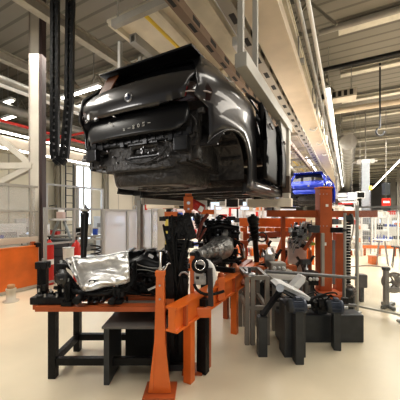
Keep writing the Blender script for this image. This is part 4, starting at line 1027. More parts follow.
make('stand', MB().box(V((q.x,q.y,.38)),(.10,.08,.74)), BLACK, r)
# ---- silver gearbox
r = thing('gearbox','silver ribbed gearbox between black tower and engine','gearbox',at(210,252,3.9))
g0 = at(196,256,3.45); g1 = at(223,247,4.35); ax = (g1-g0).normalized(); Lg = (g1-g0).length
mb = MB(); mb.lathe(g0,ax,[(0,.04),(.0,.085),(.04,.09),(.05,.07),(.2,.078),(.24,.095),(.28,.095),(.30,.085),(.45,.10),(.6,.115),(.64,.13),(.75,.13),(.85,.16),(.88,.185),(Lg-.02,.185),(Lg,.16)],24)
n_ = V((0,0,1)).cross(ax).normalized(); u_ = ax.cross(n_)
for k in range(10):
    a = PI*k/9+.0; rr = .10; dirv = n_*math.cos(a)+u_*math.sin(a); mb.bar(g0+ax*.15+dirv*.07,g0+ax*.86+dirv*.155,.010,.02,dirv)
for k in range(4): mb.torus(g0+ax*(.2+.17*k),ax,.085+.018*k,.008,24,5)
make('case', mb, CAST, r)
mb = MB(); mb.lathe(g0-ax*.06,ax,[(0,.02),(.0,.035),(.06,.035)],14); mb.lathe(g0-ax*.02,ax,[(0,.06),(.02,.065)],18); make('output_flange', mb, DGREY, r)
make('sump', MB().box(g0+ax*.45+V((0,0,-.14)),(.22,.42,.07),rz=0,rx=0,bev=.03), BLACKM, r)
mb = MB(); greeble(mb, lambda: g0+ax*random.uniform(.1,.9)+n_*random.uniform(-.16,.16)+V((0,0,random.uniform(-.1,.1))), 16, .02, .05); make('fitting', mb, CAST, r)
make('cradle', MB().bar(g0+ax*.3+V((0,0,-.18)),V((g0.x+ax.x*.3,g0.y+ax.y*.3,.70)),.08).bar(g0+ax*.3+V((-.3,0,-.2)),g0+ax*.3+V((.42,0,-.2)),.06), BLACK, r)
# ---- engine
EO = at(219,240,4.65)
def E(u, n, z): return EO+RT*u+FW*n+V((0,0,z))
r = thing('car_engine','large black engine with hoses standing on the line beyond the gearbox','engine',E(0,0,-.45))
mb = MB(); mb.box(E(0,.1,-.05),(.50,.46,.42),rz=YAW,bev=.04); mb.box(E(0,.08,-.32),(.40,.36,.18),rz=YAW,bev=.05); greeble(mb, lambda: E(random.uniform(-.3,.3),random.uniform(-.22,-.1),random.uniform(-.42,.2)), 60, .03, .10); make('block', mb, BLACKM, r)
mb = MB(); mb.box(E(-.02,.08,.26),(.46,.34,.16),rz=YAW,bev=.05)
for k in range(5): mb.box(E(-.2+.1*k,.06,.35),(.05,.30,.03),rz=YAW,bev=.01)
make('top_cover', mb, PLAST, r)
mb = MB()
for k in range(5): mb.tube(bez(E(-.28+.11*k,-.12,.22),E(-.30+.11*k,-.26,.30),E(-.28+.11*k,-.30,.10),E(-.24+.10*k,-.20,-.02),8),.028,8)
mb.tube([E(-.34,-.2,.18),E(0,-.24,.26),E(.30,-.2,.2)],.05,10); make('intake_manifold', mb, PLAST, r)
mb = MB(); mb.lathe(E(.08,-.22,.12)-RT*.06,RT,[(0,.02),(.0,.06),(.03,.085),(.09,.085),(.12,.05),(.14,.03)],18); mb.tube(bez(E(.08,-.24,.1),E(.2,-.3,.06),E(.22,-.24,-.08),E(.12,-.2,-.12)),.03); mb.box(E(.14,-.22,.0),(.13,.08,.09),rz=YAW,bev=.02); make('turbocharger', mb, CAST, r)
mb = MB()
for u,z,rd in ((-.10,.02,.07),(.02,-.16,.06),(-.20,-.14,.05)): mb.lathe(E(u,-.24,z),-FW,[(0,rd*.3),(0,rd),(.012,rd*.85),(.024,rd),(.024,rd*.3),(.04,rd*.3)],20)
make('pulley', mb, mat('pulley_grey',(.2,.2,.2),.3,.8), r)
mb = MB()
for k in range(26):
    a = E(random.uniform(-.32,.32),random.uniform(-.3,-.15),random.uniform(-.3,.34)); b = a+RT*random.uniform(-.3,.3)+V((0,0,random.uniform(-.25,.1)))
    b = E(max(-.36,min(.36,(b-EO).dot(RT))),-.24,(b-EO).z); mb.tube(bez(a,a+V((0,0,.08))-FW*.05,b+V((0,0,.06))-FW*.06,b),random.uniform(.006,.018),6)
make('hose', mb, RUBBER, r)
mb = MB()
for k in range(22): q = E(random.uniform(-.3,.3),-.27,random.uniform(-.3,.3)); mb.cyl(q,q-FW*.02,random.uniform(.006,.014),n=8)
make('bolt', mb, STEEL, r)
mb = MB(); mb.lathe(E(-.26,-.1,.36)-V((0,0,.06)),(0,0,1),[(0,.05),(.07,.05),(.09,.03)],14); mb.box(E(.2,-.05,.37),(.14,.12,.07),rz=YAW,bev=.02); mb.box(E(.0,0,.38),(.12,.2,.05),rz=YAW,bev=.015); make('filter_housing', mb, PLAST, r)
mb = MB(); mb.tube(bez(E(-.32,-.15,-.25),E(-.2,-.32,-.3),E(.1,-.32,-.34),E(.36,-.2,-.28),12),.028,10); mb.box(E(-.3,0,-.36),(.10,.5,.08),rz=YAW,bev=.02); mb.box(E(.3,0,-.36),(.10,.5,.08),rz=YAW,bev=.02); make('front_subframe', mb, BLACKM, r)
for u_ in (-.25,.25): make('stand_leg', MB().bar(E(u_,0,-.4),V((E(u_,0,0).x,E(u_,0,0).y,0)),.09), BLACK, r)
# left engine extension: dark machinery behind the gearbox top
# ---- front suspension struts
def strut(px, py0, py1, d, label):
    a = at(px+4,py1,d); b = at(px,py0,d); ax = (b-a).normalized(); H = (b-a).length
    r = thing('suspension_strut', label, 'strut', a)
    mb = MB(); mb.lathe(a,ax,[(0,.03),(.05,.045),(H*.5,.045),(H*.5,.06),(H*.9,.085),(H*.92,.10),(H,.10),(H+.02,.04),(H+.05,.03)],18); make('damper', mb, PLAST, r)
    make('coil_spring', MB().coil(a+ax*H*.45,ax,.085,.012,H*.45,4.5), PLAST, r)
    make('knuckle', MB().tube([a+ax*.1,a-RT*.02-V((0,0,.08)),a+RT*.14+V((0,0,-.05)),a+RT*.2+V((0,0,.06))],.04,8), BLACKM, r)
    q = a+RT*.20+V((0,0,.08)); axd = (RT*.75-FW*.65)
    di = make('brake_disc', MB().lathe(q,axd,[(0,.05),(0,.17),(.024,.17),(.024,.09),(.06,.085),(.065,.03)],28), mat('disc_steel',(.55,.54,.52),.3,.85,noise=.3), r)
    m_ = MB()
    for k in range(5): an = 2*PI*k/5; t = q+axd*.065+axd.orthogonal().normalized()*math.cos(an)*.055+axd.cross(axd.orthogonal()).normalized()*math.sin(an)*.055; m_.cyl(t,t+axd*.03,.008,n=7)
    make('wheel_stud', m_, STEEL, di)
    make('control_arm', MB().tube([a-V((0,0,.06)),a-RT*.25-V((0,0,.12)),a-RT*.4-V((0,0,.08))],.028,8), BLACKM, r)
    make('rest_block', MB().box(V((a.x,a.y,(a.z-.08)/2)),(.09,.09,a.z-.08)), BLACK, r)
strut(253,217,262,4.55,'tall black suspension strut right of the engine with a brake disc')
strut(197,215,240,6.3,'black suspension strut partly hidden behind the engine at left')
# orange tubes and knuckles below the engine
r = thing('engine_cradle','orange cradle under the engine with turned pins','cradle',at(238,272,4.2))
mb = MB(); mb.bar(at(222,271,4.0),at(262,268,4.4),.10,.08); mb.bar(at(226,280,3.7),at(250,262,4.6),.09,.09); mb.bar(at(236,268,4.0),at(243,285,3.8),.07,.07); make('frame', mb, ORANGE_D, r)
make('round_boss', MB().lathe(at(235,271,3.75),(0,0,1),[(0,.06),(.05,.06),(.07,.04),(.10,.03)],16), mat('brown_boss',(.35,.12,.05),.35,.3), r)
for px,py in ((226,280),(255,269)): q = at(px,py,4.2); make('leg', MB().box(V((q.x,q.y,q.z/2)),(.07,.07,q.z)), ORANGE_D, r)
# ================================================================ RIGHT SIDE: ORANGE LIFT, FRAMES, ARM, MOTORS
def vpost(mb, px, y0, y1, d, w, t=None, bev=.008):
    """upright between two image heights at depth d"""
    a = at(px,y1,d); b = at(px,y0,d); mb.box((a.x,a.y,(a.z+b.z)/2),(w,t or w,b.z-a.z),rz=YAW,bev=bev); return mb
def floorpost(mb, px, y0, d, w, t=None, bev=.006):
    b = at(px,y0,d); mb.box((b.x,b.y,b.z/2),(w,t or w,b.z),rz=YAW,bev=bev); return mb
b0 = at(322,297,5.35)
r = thing('lift_station','tall orange-red lifting station with two uprights and a wide crossbeam','lift',(b0.x,b0.y,0))
make('main_post', floorpost(MB(),323.5,189,5.3,.235,.22,.012), ORANGE_D, r)
make('post_cap', MB().box(at(323.5,188,5.3),(.26,.24,.03),rz=YAW,bev=.006), ORANGE, r)
make('guide_plate', vpost(MB(),322.5,233,286,5.12,.06,.05), GREY_P, r)
make('second_post', floorpost(MB(),338,233,5.5,.14,.16), ORANGE_D, r)
make('guide_plate', vpost(MB(),333.5,240,284,5.35,.05,.04), mat('blue_grey_plate',(.25,.27,.30),.4,.4), r)
make('crossbeam', MB().bar(at(268,213.5,6.0),at(318,214,5.35),.14,.14), ORANGE_D, r)
make('crossbeam', MB().bar(at(329,214.2,5.3),at(377,213.8,5.0),.12,.125), ORANGE_D, r)
make('base', MB().box(at(319,296,5.15)-V((0,0,.0)),(.80,.45,.16),rz=YAW,bev=.02), ORANGE_D, r)
make('base_step', MB().box((b0.x,b0.y,.03),(1.1,.7,.06),rz=YAW,bev=.01), ORANGE_D, r)
mb = MB(); mb.bar(at(310,250,5.3),at(310,292,5.3),.06); mb.bar(at(304,250,5.4),at(316,232,5.35),.06); make('side_strut', mb, ORANGE_D, r)
make('slide_block', MB().box(at(336,230,5.2),(.22,.12,.10),rz=YAW,bev=.015), BLACKM, r)
make('slide_block', MB().box(at(314,229,5.2),(.18,.12,.14),rz=YAW,bev=.015), DGREY, r)
make('rating_plate', MB().box(at(327,205.5,5.17),(.05,.006,.05),rz=YAW), WHITE, r)
mb = MB(); mb.box(at(325.5,244,5.17),(.035,.006,.06),rz=YAW); make('rating_plate', mb, WHITE, r)
mb = MB()
for k in range(3): mb.cyl(at(320+3.5*k,194,5.18),at(320+3.5*k,194,5.15),.010,n=8)
for k in range(3): mb.cyl(at(320+3.5*k,226,5.18),at(320+3.5*k,226,5.15),.010,n=8)
make('bolt', mb, STEEL, r)
for px,py in ((284,214),(330,214)): pass
make('beam_leg', floorpost(MB(),283,214,5.85,.08), ORANGE_D, r)
make('hook_bracket', MB().box(at(351,219,5.05),(.05,.06,.20),rz=YAW,bev=.01), DGREY, r)
# second, lower orange gantry to the left with slanted legs
q = at(280,280,6.0)
r = thing('orange_gantry','low orange gantry with slanted legs between the engine strut and the lift','gantry',(q.x,q.y,0))
make('upper_beam', MB().bar(at(240,222,6.6),at(306,223,6.0),.12,.20), ORANGE, r)
make('lower_beam', MB().bar(at(246,236,6.3),at(302,233,6.0),.10,.12), ORANGE_D, r)
for k in range(7): make('knuckle_block', MB().box(at(243+9*k,229.5,6.1),(.12,.16,.09),rz=YAW+.2*k,bev=.015), ORANGE_L if k%2 else ORANGE, r)
for a,b in (((266,236),(276,276)),((284,236),(269,278)),((290,238),(295,272)),((298,232),(284,272))):
    p0 = at(*a,6.0); p1 = at(*b,5.9); make('slanted_leg', MB().bar(p0,V((p1.x,p1.y,.0)) if False else p1,.07,.07), ORANGE_L if a[0] in (284,298) else ORANGE_D, r)
make('foot_beam', MB().bar(at(264,277,5.9),at(300,275,5.9),.09,.06), ORANGE_D, r)
for px in (266,296): make('support_leg', floorpost(MB(),px,277,5.9,.08), ORANGE_D, r)
for px in (245,303): make('support_leg', floorpost(MB(),px,226,6.3,.09), ORANGE_D, r)
make('hand_wheel', MB().torus(at(262,237,5.9),FW,.10,.018).bar(at(258,237,5.9),at(266,237,5.9),.02), DGREY, r)
# metallic clamping head hanging from the gantry
r = thing('gripper_head','bright metal multi-jaw gripper head before the orange lift','gripper',at(300,235,5.6))
mb = MB(); mb.box(at(301,234,5.65),(.30,.12,.24),rz=YAW,bev=.02); greeble(mb, lambda: at(random.uniform(290,312),random.uniform(222,246),random.uniform(5.5,5.7)), 46, .03, .11); make('jaw_cluster', mb, STEEL, r)
mb = MB(); greeble(mb, lambda: at(random.uniform(289,311),random.uniform(222,248),random.uniform(5.4,5.6)), 22, .03, .09); make('valve_block', mb, BLACKM, r)
mb = MB()
for k in range(12):
    a = at(random.uniform(289,312),random.uniform(220,232),5.45); b = at(random.uniform(289,312),random.uniform(236,256),5.45); mb.tube(bez(a,a-V((0,0,.15)),b+V((0,0,.12)),b),.012,6)
make('air_hose', mb, mat('grey_hose',(.25,.27,.28),.4), r)
make('white_skirt', MB().box(at(297,252,5.75),(.38,.10,.5),rz=YAW,bev=.03), WHITE, r)
make('yellow_cap', MB().lathe(at(312,245,5.4),(0,0,1),[(0,.06),(.04,.06),(.06,.03)],14), mat('lime_cap',(.5,.6,.08),.4), r)
make('stand', floorpost(MB(),298,262,5.75,.14), GREY_P, r)
# dark operator-less trolley in the gap of slanted legs
r = thing('parts_stand','small black parts stand with white top between the slanted orange legs','stand',at(287,260,6.5))
make('post', floorpost(MB(),286,250,6.6,.10), BLACK, r); make('tray', MB().box(at(286,248,6.6),(.34,.3,.05),rz=YAW,bev=.01), WHITE, r); make('drum', MB().lathe(at(286,262,6.45),(0,0,1),[(0,.12),(.26,.12),(.28,.09)],16), PLAST, r)
# ---- aluminium frame tables
def frame(pxs, py0, d0, d1, m, label, zs, name='aluminium_frame', shelf=None, w=.07):
    r = thing(name, label, 'frame', (at(pxs[0],300,d0).x,at(pxs[0],300,d0).y,0))
    tops = {}
    for i,px in enumerate(pxs):
        for j,d in enumerate((d0,d1)):
            t = at(px,py0,d0); b = V((t.x,t.y,0))+FW*(d-d0)
            make('post', MB().box((b.x,b.y,t.z/2),(w,w,t.z),rz=YAW,bev=.006), m, r); tops[i,j] = V((b.x,b.y,t.z))
    n = len(pxs)
    for z in zs:
        for i in range(n):
            a = tops[i,0].copy(); b = tops[i,1].copy(); a.z = b.z = z; make('rail', MB().bar(a,b,w*.8,w*.9), m, r)
            if i < n-1:
                for j in (0,1):
                    a = tops[i,j].copy(); b = tops[i+1,j].copy(); a.z = b.z = z; make('rail', MB().bar(a,b,w*.8,w*.9), m, r)
    if shelf:
        c_ = (tops[0,0]+tops[n-1,1])/2; wd = (tops[n-1,0]-tops[0,0]).length; c_.z = zs[0]+w*.45+.008; make('shelf', MB().box(c_,(wd,d1-d0,.015),rz=YAW), shelf, r)
    return r
FR = mat('warm_grey_frame',(.27,.25,.22),.45,.2,noise=.15)
frame((247,252.5,267),276,3.35,3.9,FR,'warm grey steel frame table right of the orange rail',(.82,.45),w=.055)
frame((274,291,306),281,3.75,4.5,FR,'lower warm grey frame behind the white wedge arm',(.66,.36),w=.05,shelf=GREY_P)
r = thing('round_cap','round steel cap on the left post of the warm grey frame','cap',at(250,276,3.35))
q = at(249.5,275.6,3.35); r.location = q
make('disc', MB().lathe(q,(0,0,1),[(0,.07),(.03,.075),(.04,.05)],20), STEEL, r); make('knob', MB().lathe(q+V((0,0,.04)),(0,0,1),[(0,.02),(.05,.02),(.06,.01)],12), DGREY, r)
r = thing('diagonal_brace','dark diagonal bar leaning across the warm grey frames','brace',at(266,312,3.1))
make('bar', MB().bar(at(262,316,3.1),at(285,284,3.35),.045,.05), DGREY, r); make('end_joint', MB().cyl(at(285,284,3.3),at(285,284,3.42),.04), STEEL, r); q = at(262,316,3.1); make('foot', MB().box((q.x,q.y,q.z/2),(.10,.10,q.z),rz=YAW), DGREY, r)
mb = MB(); 
r = thing('guard_rail','grey tube guard rail crossing in front of the orange lift','rail',at(300,274,3.9))
A0,A1,A2 = at(266,271.5,4.0),at(302,273.5,3.85),at(356,278,3.75)
make('top_tube', MB().tube([A0,A1,A2],.024,10), mat('rail_grey',(.24,.24,.24),.35,.5), r)
for P_ in (A0,at(301,273.5,3.85),at(344,277,3.78)): make('upright', MB().cyl((P_.x,P_.y,0),P_,.022), MATS['rail_grey'], r); 
make('lower_tube', MB().tube([A0-V((0,0,.38)),A1-V((0,0,.38)),A2-V((0,0,.38))],.022,8), MATS['rail_grey'], r)
# ---- white wedge arm with dark lining
r = thing('wedge_arm','white wedge shaped machine arm with black underside, low right of centre','machine arm',at(290,290,3.2))
w0 = at(276,285,3.2); w1 = at(282,283.5,3.2); w2 = at(310,299,2.95); w3 = at(305,302,2.95); 
mb = MB(); mb.prism([at(276,286,3.1),at(280,283.5,3.1),at(287,285,3.1),at(311,298,3.0),at(309,301,3.0),at(286,290,3.1)], FW*.26); make('cover', mb, WHITE, r)
mb = MB(); mb.prism([at(275,288,3.08),at(286,290.5,3.08),at(309,301.5,2.98),at(306,304,2.98),at(284,294,3.08)], FW*.30); make('underside', mb, BLACK, r)
mb = MB(); mb.prism([at(292,287,3.3),at(302,276,3.3),at(306,277,3.3),at(305,282,3.3),at(298,290,3.3)], FW*.14); make('raised_cover', mb, WHITE, r)
make('pivot', MB().cyl(at(301,301,3.0),at(301,301,3.25),.05).cyl(at(280,288,3.02),at(280,288,3.3),.045), STEEL, r)
q = at(292,305,3.15); make('pedestal', MB().box((q.x,q.y,(q.z+.02)/2),(.24,.22,q.z+.08),rz=YAW,bev=.02), DGREY, r)
# ---- motors at the bottom edge
def motor(px, py, d, L_, rad, label, ang=0.0, m=MOTOR):
    c_ = at(px,py,d); ax = (RT*math.cos(ang)+FW*math.sin(ang)); r = thing('electric_motor', label, 'motor', c_)
    mb = MB(); mb.lathe(c_-ax*L_/2,ax,[(0,rad*.8),(.01,rad*.95),(L_*.75,rad*.95),(L_*.76,rad),(L_,rad),(L_+.001,rad*.6)],22)
    for k in range(14): a = 2*PI*k/14; n_ = V((0,0,1))*math.sin(a)+ax.cross(V((0,0,1)))*math.cos(a); mb.bar(c_-ax*L_*.4+n_*rad*.98,c_+ax*L_*.22+n_*rad*.98,.008,rad*.2,n_)
    make('housing', mb, m, r)
    make('terminal_box', MB().box(c_+V((0,0,rad*1.1)),(L_*.4,rad*1.0,rad*.5),rz=YAW+ang,bev=.01), m, r)
    make('shaft', MB().cyl(c_+ax*L_/2,c_+ax*(L_/2+.06),rad*.22), STEEL, r)
    make('fan_cover', MB().lathe(c_-ax*(L_/2+.04),ax,[(0,rad*.7),(.01,rad*.9),(.045,rad*.95)],20), DGREY, r)
    make('foot', MB().box((c_.x,c_.y,(c_.z-rad*.6)/2),(L_*.6,rad*1.6,c_.z-rad*.6),rz=YAW+ang,bev=.01), DGREY, r)
motor(298,306,2.95,.15,.075,'blue-grey electric motor below the white wedge arm')
motor(320,302,3.5,.20,.075,'dark electric motor before the orange lift base, left of two',.1,DGREY)
motor(336,307,3.25,.14,.08,'blue-grey electric motor at the foot of the guard rail',-.2)
motor(350,292,4.3,.16,.08,'brown-grey motor standing left of the fence post',.8,mat('brown_grey',(.18,.15,.13),.5))
mb = MB(); r = thing('machine_bed','low dark machine bed with cables under the electric motors','machine bed',at(312,310,3.4))
q = at(318,312,3.5); make('bed', MB().box((q.x,q.y,q.z/2),(1.05,.22,q.z),rz=YAW,bev=.02), DGREY, r)
mb = MB(); greeble(mb, lambda: at(random.uniform(282,345),random.uniform(298,309),random.uniform(3.3,3.45)), 30, .03, .09); make('fitting', mb, BLACKM, r)
mb = MB()
for k in range(8): a = at(random.uniform(280,345),random.uniform(294,305),3.3); b = at(random.uniform(280,345),random.uniform(300,308),3.3); mb.tube(bez(a,a+V((0,0,.07)),b+V((0,0,.1)),b),.010,6)
make('cable', mb, RUBBER, r)
# ---- black cable chain column right of the lift
r = thing('cable_chain','vertical black cable chain hanging right of the orange lift','cable chain',at(348,225,5.1))
for k in range(24):
    q = at(347.8,221+2.9*k,5.05); make('chain_link', MB().box(q,(.085,.06,.043),rz=YAW,bev=.008).box(q-FW*.031,(.03,.006,.018),rz=YAW), BLACK, r)
q = at(347.8,221,5.05); make('end_bracket', MB().box(q+V((0,0,.06)),(.10,.08,.09),rz=YAW), DGREY, r); q = at(347.8,291,5.05); make('foot_bracket', MB().box((q.x,q.y,q.z/2),(.08,.06,q.z),rz=YAW), DGREY, r)
make('clear_hose', MB().tube(bez(at(352,214,5.0),at(357,225,5.0),at(350,240,5.0),at(349,250,5.0)),.012), GREY_P, r)
# ---- clear fence at the right
P0 = at(345,300,5.05); P1 = at(357,300,4.45); P2 = at(402,300,4.05); P3 = at(470,300,3.6)
PF = mat('fence_tube',(.50,.50,.47),.35,.5)
r = thing('clear_fence','clear panel fence with round grey posts before the cream aisle','fence',(P1.x,P1.y,0))
for i,P_ in enumerate((P1,P2,P3)):
    make('post', MB().cyl((P_.x,P_.y,0),(P_.x,P_.y,1.74),.026,n=14).lathe((P_.x,P_.y,0),(0,0,1),[(0,.07),(.015,.07),(.02,.03)],14), PF, r)
for a,b in ((P1,P2),(P2,P3)):
    for z in (1.71,.10): make('rail', MB().bar(V((a.x,a.y,z)),V((b.x,b.y,z)),.028,.028), DF if z > 1 else PF, r)
    t = (b-a).normalized()*.03; t.z=0
    pa = V((a.x,a.y,.12))+t; pb = V((b.x,b.y,.12))-t
    make('pane', MB().prism([pa,pb,pb+V((0,0,1.57)),pa+V((0,0,1.57))],FW*.006), GLASS, r)
r = thing('fence_post','thin grey fence post beside the black cable chain','post',(P0.x,P0.y,0))
make('tube', MB().cyl((P0.x,P0.y,0),(P0.x,P0.y,1.62),.030,n=14), PF, r); make('foot_plate', MB().lathe((P0.x,P0.y,0),(0,0,1),[(0,.08),(.015,.08),(.02,.04)],14), PF, r)
make('bracket', MB().box((P0.x,P0.y,1.3),(.08,.06,.05),rz=YAW,bev=.01), DGREY, r)
# ---- hose reel trolley
q = at(386,308,4.7); O = V((q.x,q.y,0))
r = thing('hose_reel','grey hose reel with spoked wheel standing behind the clear fence','hose reel',O)
make('mast', MB().box(O+V((0,0,.33)),(.07,.07,.62),rz=YAW,bev=.01), mat('reel_grey',(.30,.28,.27),.45,.3), r)
make('mast_head', MB().box(O+V((0,0,.66)),(.10,.09,.06),rz=YAW,bev=.012), DGREY, r)
wc = O+RT*.14+V((0,0,.42)); wm = mat('reel_brown',(.16,.13,.12),.5,.2)
make('wheel', MB().torus(wc,FW,.165,.018,30,8), wm, r)
mb = MB()
for k in range(6): a = PI*k/3; mb.bar(wc,wc+(RT*math.cos(a)+V((0,0,1))*math.sin(a))*.16,.022,.014,FW)
mb.cyl(wc-FW*.05,wc+FW*.05,.035); make('spoke', mb, wm, r)
make('hose_coil', MB().torus(wc+FW*.06,FW,.125,.03,26,8).torus(wc+FW*.11,FW,.12,.03,26,8), mat('coil_grey',(.32,.30,.30),.5), r)
make('bracket', MB().box(O+RT*.10+V((0,0,.30)),(.22,.10,.08),rz=YAW,bev=.015), MATS['reel_grey'], r)
mb = MB(); mb.bar(O+RT*-.14-FW*.12+V((0,0,.03)),O+RT*.2+FW*.1+V((0,0,.03)),.06,.05); mb.bar(O+RT*.02+FW*.12+V((0,0,.03)),O+RT*.0-FW*.2+V((0,0,.03)),.05,.05); make('foot', mb, DGREY, r)
make('hose_tail', MB().tube(bez(O+RT*-.02+V((0,0,.66)),O+RT*-.2+V((0,0,.8)),O+RT*-.3+FW*1.6+V((0,0,.3)),O-RT*.45+FW*2.6+V((0,0,.02)),14),.008,6), wm, r)
q = at(361,300,5.6); mb = MB()
r = thing('control_box','small dark control box on a post behind the clear fence','control box',(q.x,q.y,0))
q = at(361,290,5.0); r.location = (q.x,q.y,0)
make('post', MB().box((q.x,q.y,.16),(.07,.07,.32),rz=YAW), DGREY, r); make('case', MB().box((q.x,q.y,.38),(.16,.14,.24),rz=YAW,bev=.02), mat('brown_grey2',(.13,.115,.11),.5), r)
# ---- bistro table, orange crate, low orange guard
q = at(382,264,8.6); O = V((q.x,q.y,0))
r = thing('standing_table','round white topped table in the cream aisle beyond the fence','table',O)
make('tabletop', MB().lathe(O+V((0,0,.76)),(0,0,1),[(0,.24),(.015,.26),(.03,.26),(.04,.24)],28), WHITE, r)
for k in range(4): a = PI/4+k*PI/2; make('leg', MB().tube([O+V((.10*math.cos(a),.10*math.sin(a),.76)),O+V((.22*math.cos(a),.22*math.sin(a),0))],.014), STEEL, r)
make('ring', MB().torus(O+V((0,0,.3)),(0,0,1),.18,.010), STEEL, r)
q = at(373,264,8.7); O = V((q.x,q.y,0))
r = thing('orange_crate','small orange crate on the floor left of the round white table','crate',O)
make('body', MB().box(O+V((0,0,.13)),(.20,.20,.25),rz=YAW,bev=.015), ORANGE_L, r); make('rim', MB().box(O+V((0,0,.26)),(.22,.22,.02),rz=YAW,bev=.006), ORANGE, r)
a = at(350,250,10.6); b = at(410,250,10.3)
r = thing('low_guard','low orange guard rail across the aisle behind the round table','guard rail',(a.x,a.y,0))
make('rail', MB().bar(V((a.x,a.y,.34)),V((b.x,b.y,.34)),.06,.12), ORANGE, r)
for t in (0.02,.25,.5,.75,.98): q = a.lerp(b,t); make('post', MB().box((q.x,q.y,.15),(.08,.08,.3)), ORANGE_D, r)
q = at(379,262,8.2); q.z=0; r = thing('steel_stool','dark steel stool beside the round white table','stool',q)
q = at(397,266,8.2); q.z = 0; r.location = q
make('seat', MB().lathe(q+V((0,0,.60)),(0,0,1),[(0,.15),(.03,.16),(.04,.12)],18), DGREY, r)
for k in range(4): a = PI/4+k*PI/2; make('leg', MB().tube([q+V((.08*math.cos(a),.08*math.sin(a),.60)),q+V((.17*math.cos(a),.17*math.sin(a),0))],.012), DGREY, r)
# ---- sign and signal box beyond the fence
q = at(386,202,12.5); r = thing('hanging_sign','red sign with a white bar hanging below a dark signal box','sign',q)
make('panel', MB().box(q,(.40,.03,.34),rz=YAW,bev=.004), RED, r); make('white_bar', MB().box(q-FW*.02,(.28,.01,.09),rz=YAW), WHITE, r)
s_ = at(386,189,12.5); make('signal_box', MB().box(s_,(.26,.2,.55),rz=YAW,bev=.02), DGREY, r); make('drop_rod', MB().cyl(q,(q.x,q.y,6.7),.012), GREY_P, r)
q = at(370.5,190,11); r = thing('warning_beacon','small yellow warning beacon beside the blue-grey column','beacon',q); make('lens', MB().lathe(q,(0,0,1),[(0,.06),(.14,.06),(.17,.03)],14), mat('beacon_yellow',(.9,.6,.08),.3,emit=.6), r); make('rod', MB().cyl((q.x,q.y,0),q,.02), STEEL, r)
# ================================================================ BACKGROUND STATIONS
def rack(px, d, w, h, n, label, group=None, rz=YAW, m=WHITE, items=True):
    p = at(px,200,d); r = thing('shelf_rack', label, 'rack', (p.x,p.y,0), group)
    U = V((math.cos(rz),math.sin(rz),0)); N = V((-U.y,U.x,0)); O = V((p.x,p.y,0))
    for a in (-1,1):
        for b in (-1,1): q = O+U*a*w/2+N*b*.22; make('upright', MB().box((q.x,q.y,h/2),(.05,.05,h),rz=rz), m, r)
    for k in range(n):
        z = .25+(h-.3)*k/(n-1); make('shelf', MB().box((O.x,O.y,z),(w,.46,.035),rz=rz), m, r)
        if items and z < h-.35 or (items and k == n-1):
            u = -w/2+.15
            while u < w/2-.12:
                s = random.uniform(.14,.26); hh = random.uniform(.12,.26); q = O+U*(u+s/2)
                mm = random.choice((WHITE,WHITE,CREAM,GREY_P,DGREY,BLUE,RED,ORANGE_L,BLACK,STEEL))
                o = single('parts_bin', MB().box((q.x,q.y,z+.018+hh/2),(s,.3,hh),rz=rz,bev=.015), mm, 'small parts bin on the white racks behind the line', 'bin', 'parts bins on the background racks')
                u += s+random.uniform(.05,.25)
    return r
rack(238,8.8,1.5,1.9,4,'white parts rack directly behind the engine')
rack(265,9.6,1.5,1.75,4,'white parts rack left of the grey carrier foot')
rack(340,10.5,1.4,1.7,4,'white parts rack right of the orange lift, behind its crossbeam')
rack(368,13,1.6,1.5,3,'white parts rack behind the blue-grey column')
rack(393,14.5,1.8,1.6,3,'white parts rack below the red hanging sign')
rack(208,11.5,1.6,1.9,4,'white parts rack behind the black lifting tower')
rack(173,13.5,1.8,2.1,4,'white parts rack beyond the yellow edge strip')
cabs = ((150,17,1.6,2.3,WHITE,'large white machine cabin far behind the aluminium beam'),(186,18,1.6,2.2,mat('pinkish_cab',(.68,.56,.54),.5),'pinkish machine cabin behind the orange head of the tower'),
 (222,15,1.5,2.0,WHITE,'white machine cabin behind the top of the engine'),(252,14,1.3,1.9,mat('silver_cab',(.6,.62,.64),.4),'silver grey machine cabin right of the engine strut'),
 (280,16,1.6,1.9,WHITE,'white machine cabin under the blue car, left one'),(304,13.2,1.2,1.5,mat('cream_cab',(.75,.68,.55),.5),'cream machine cabin under the blue car body'),
 (345,17,1.6,2.0,WHITE,'white machine cabin far beyond the clear fence, left one'),(372,19,1.8,1.8,mat('pale_cab',(.7,.7,.68),.5),'pale machine cabin far behind the blue-grey column'),
 (397,18,1.6,1.7,WHITE,'white machine cabin at the right edge beyond the fence'),(330,23,2.0,2.4,WHITE,'white machine cabin far down the aisle by the orange lift'))
for px,d,w,h,m,l in cabs: cabinet(px,d,w,h,.8,m,l,rz=YAW,doors=2,scr=True)
# red uprights and pendants between them
for i,(px,d,h) in enumerate(((146,14,2.3),(164,14.5,2.3),(176,15,2.3),(230,12.5,2.0),(257,12,1.9),(337,13,2.2))):
    q = at(px,200,d); r = thing('red_upright','slim red upright with a cross arm among the background stations','upright',(q.x,q.y,0),'red uprights in the background')
    make('post', MB().box((q.x,q.y,h/2),(.09,.09,h)), RED, r); make('cross_arm', MB().box((q.x+.3,q.y,h-.12),(.7,.07,.09)), RED, r)
for i,(px,py,d) in enumerate(((232,203,8.5),(246,206,9.5),(272,208,9.8),(352,196,12),(360,195,12.5),(216,206,10),(180,206,12),(158,205,13))):
    q = at(px,py,d); r = thing('pendant_monitor','small white pendant monitor hanging over the background stations','monitor',q,'pendant monitors over the stations')
    make('case', MB().box(q,(.42,.08,.30),rz=YAW,bev=.015), WHITE, r); make('screen', MB().box(q-FW*.043,(.36,.005,.24),rz=YAW), SCREEN if i%2 else BLACK, r); make('drop_rod', MB().cyl(q,(q.x,q.y,4.95 if -3.7<q.x<-.8 else 6.72),.009), GREY_P, r)
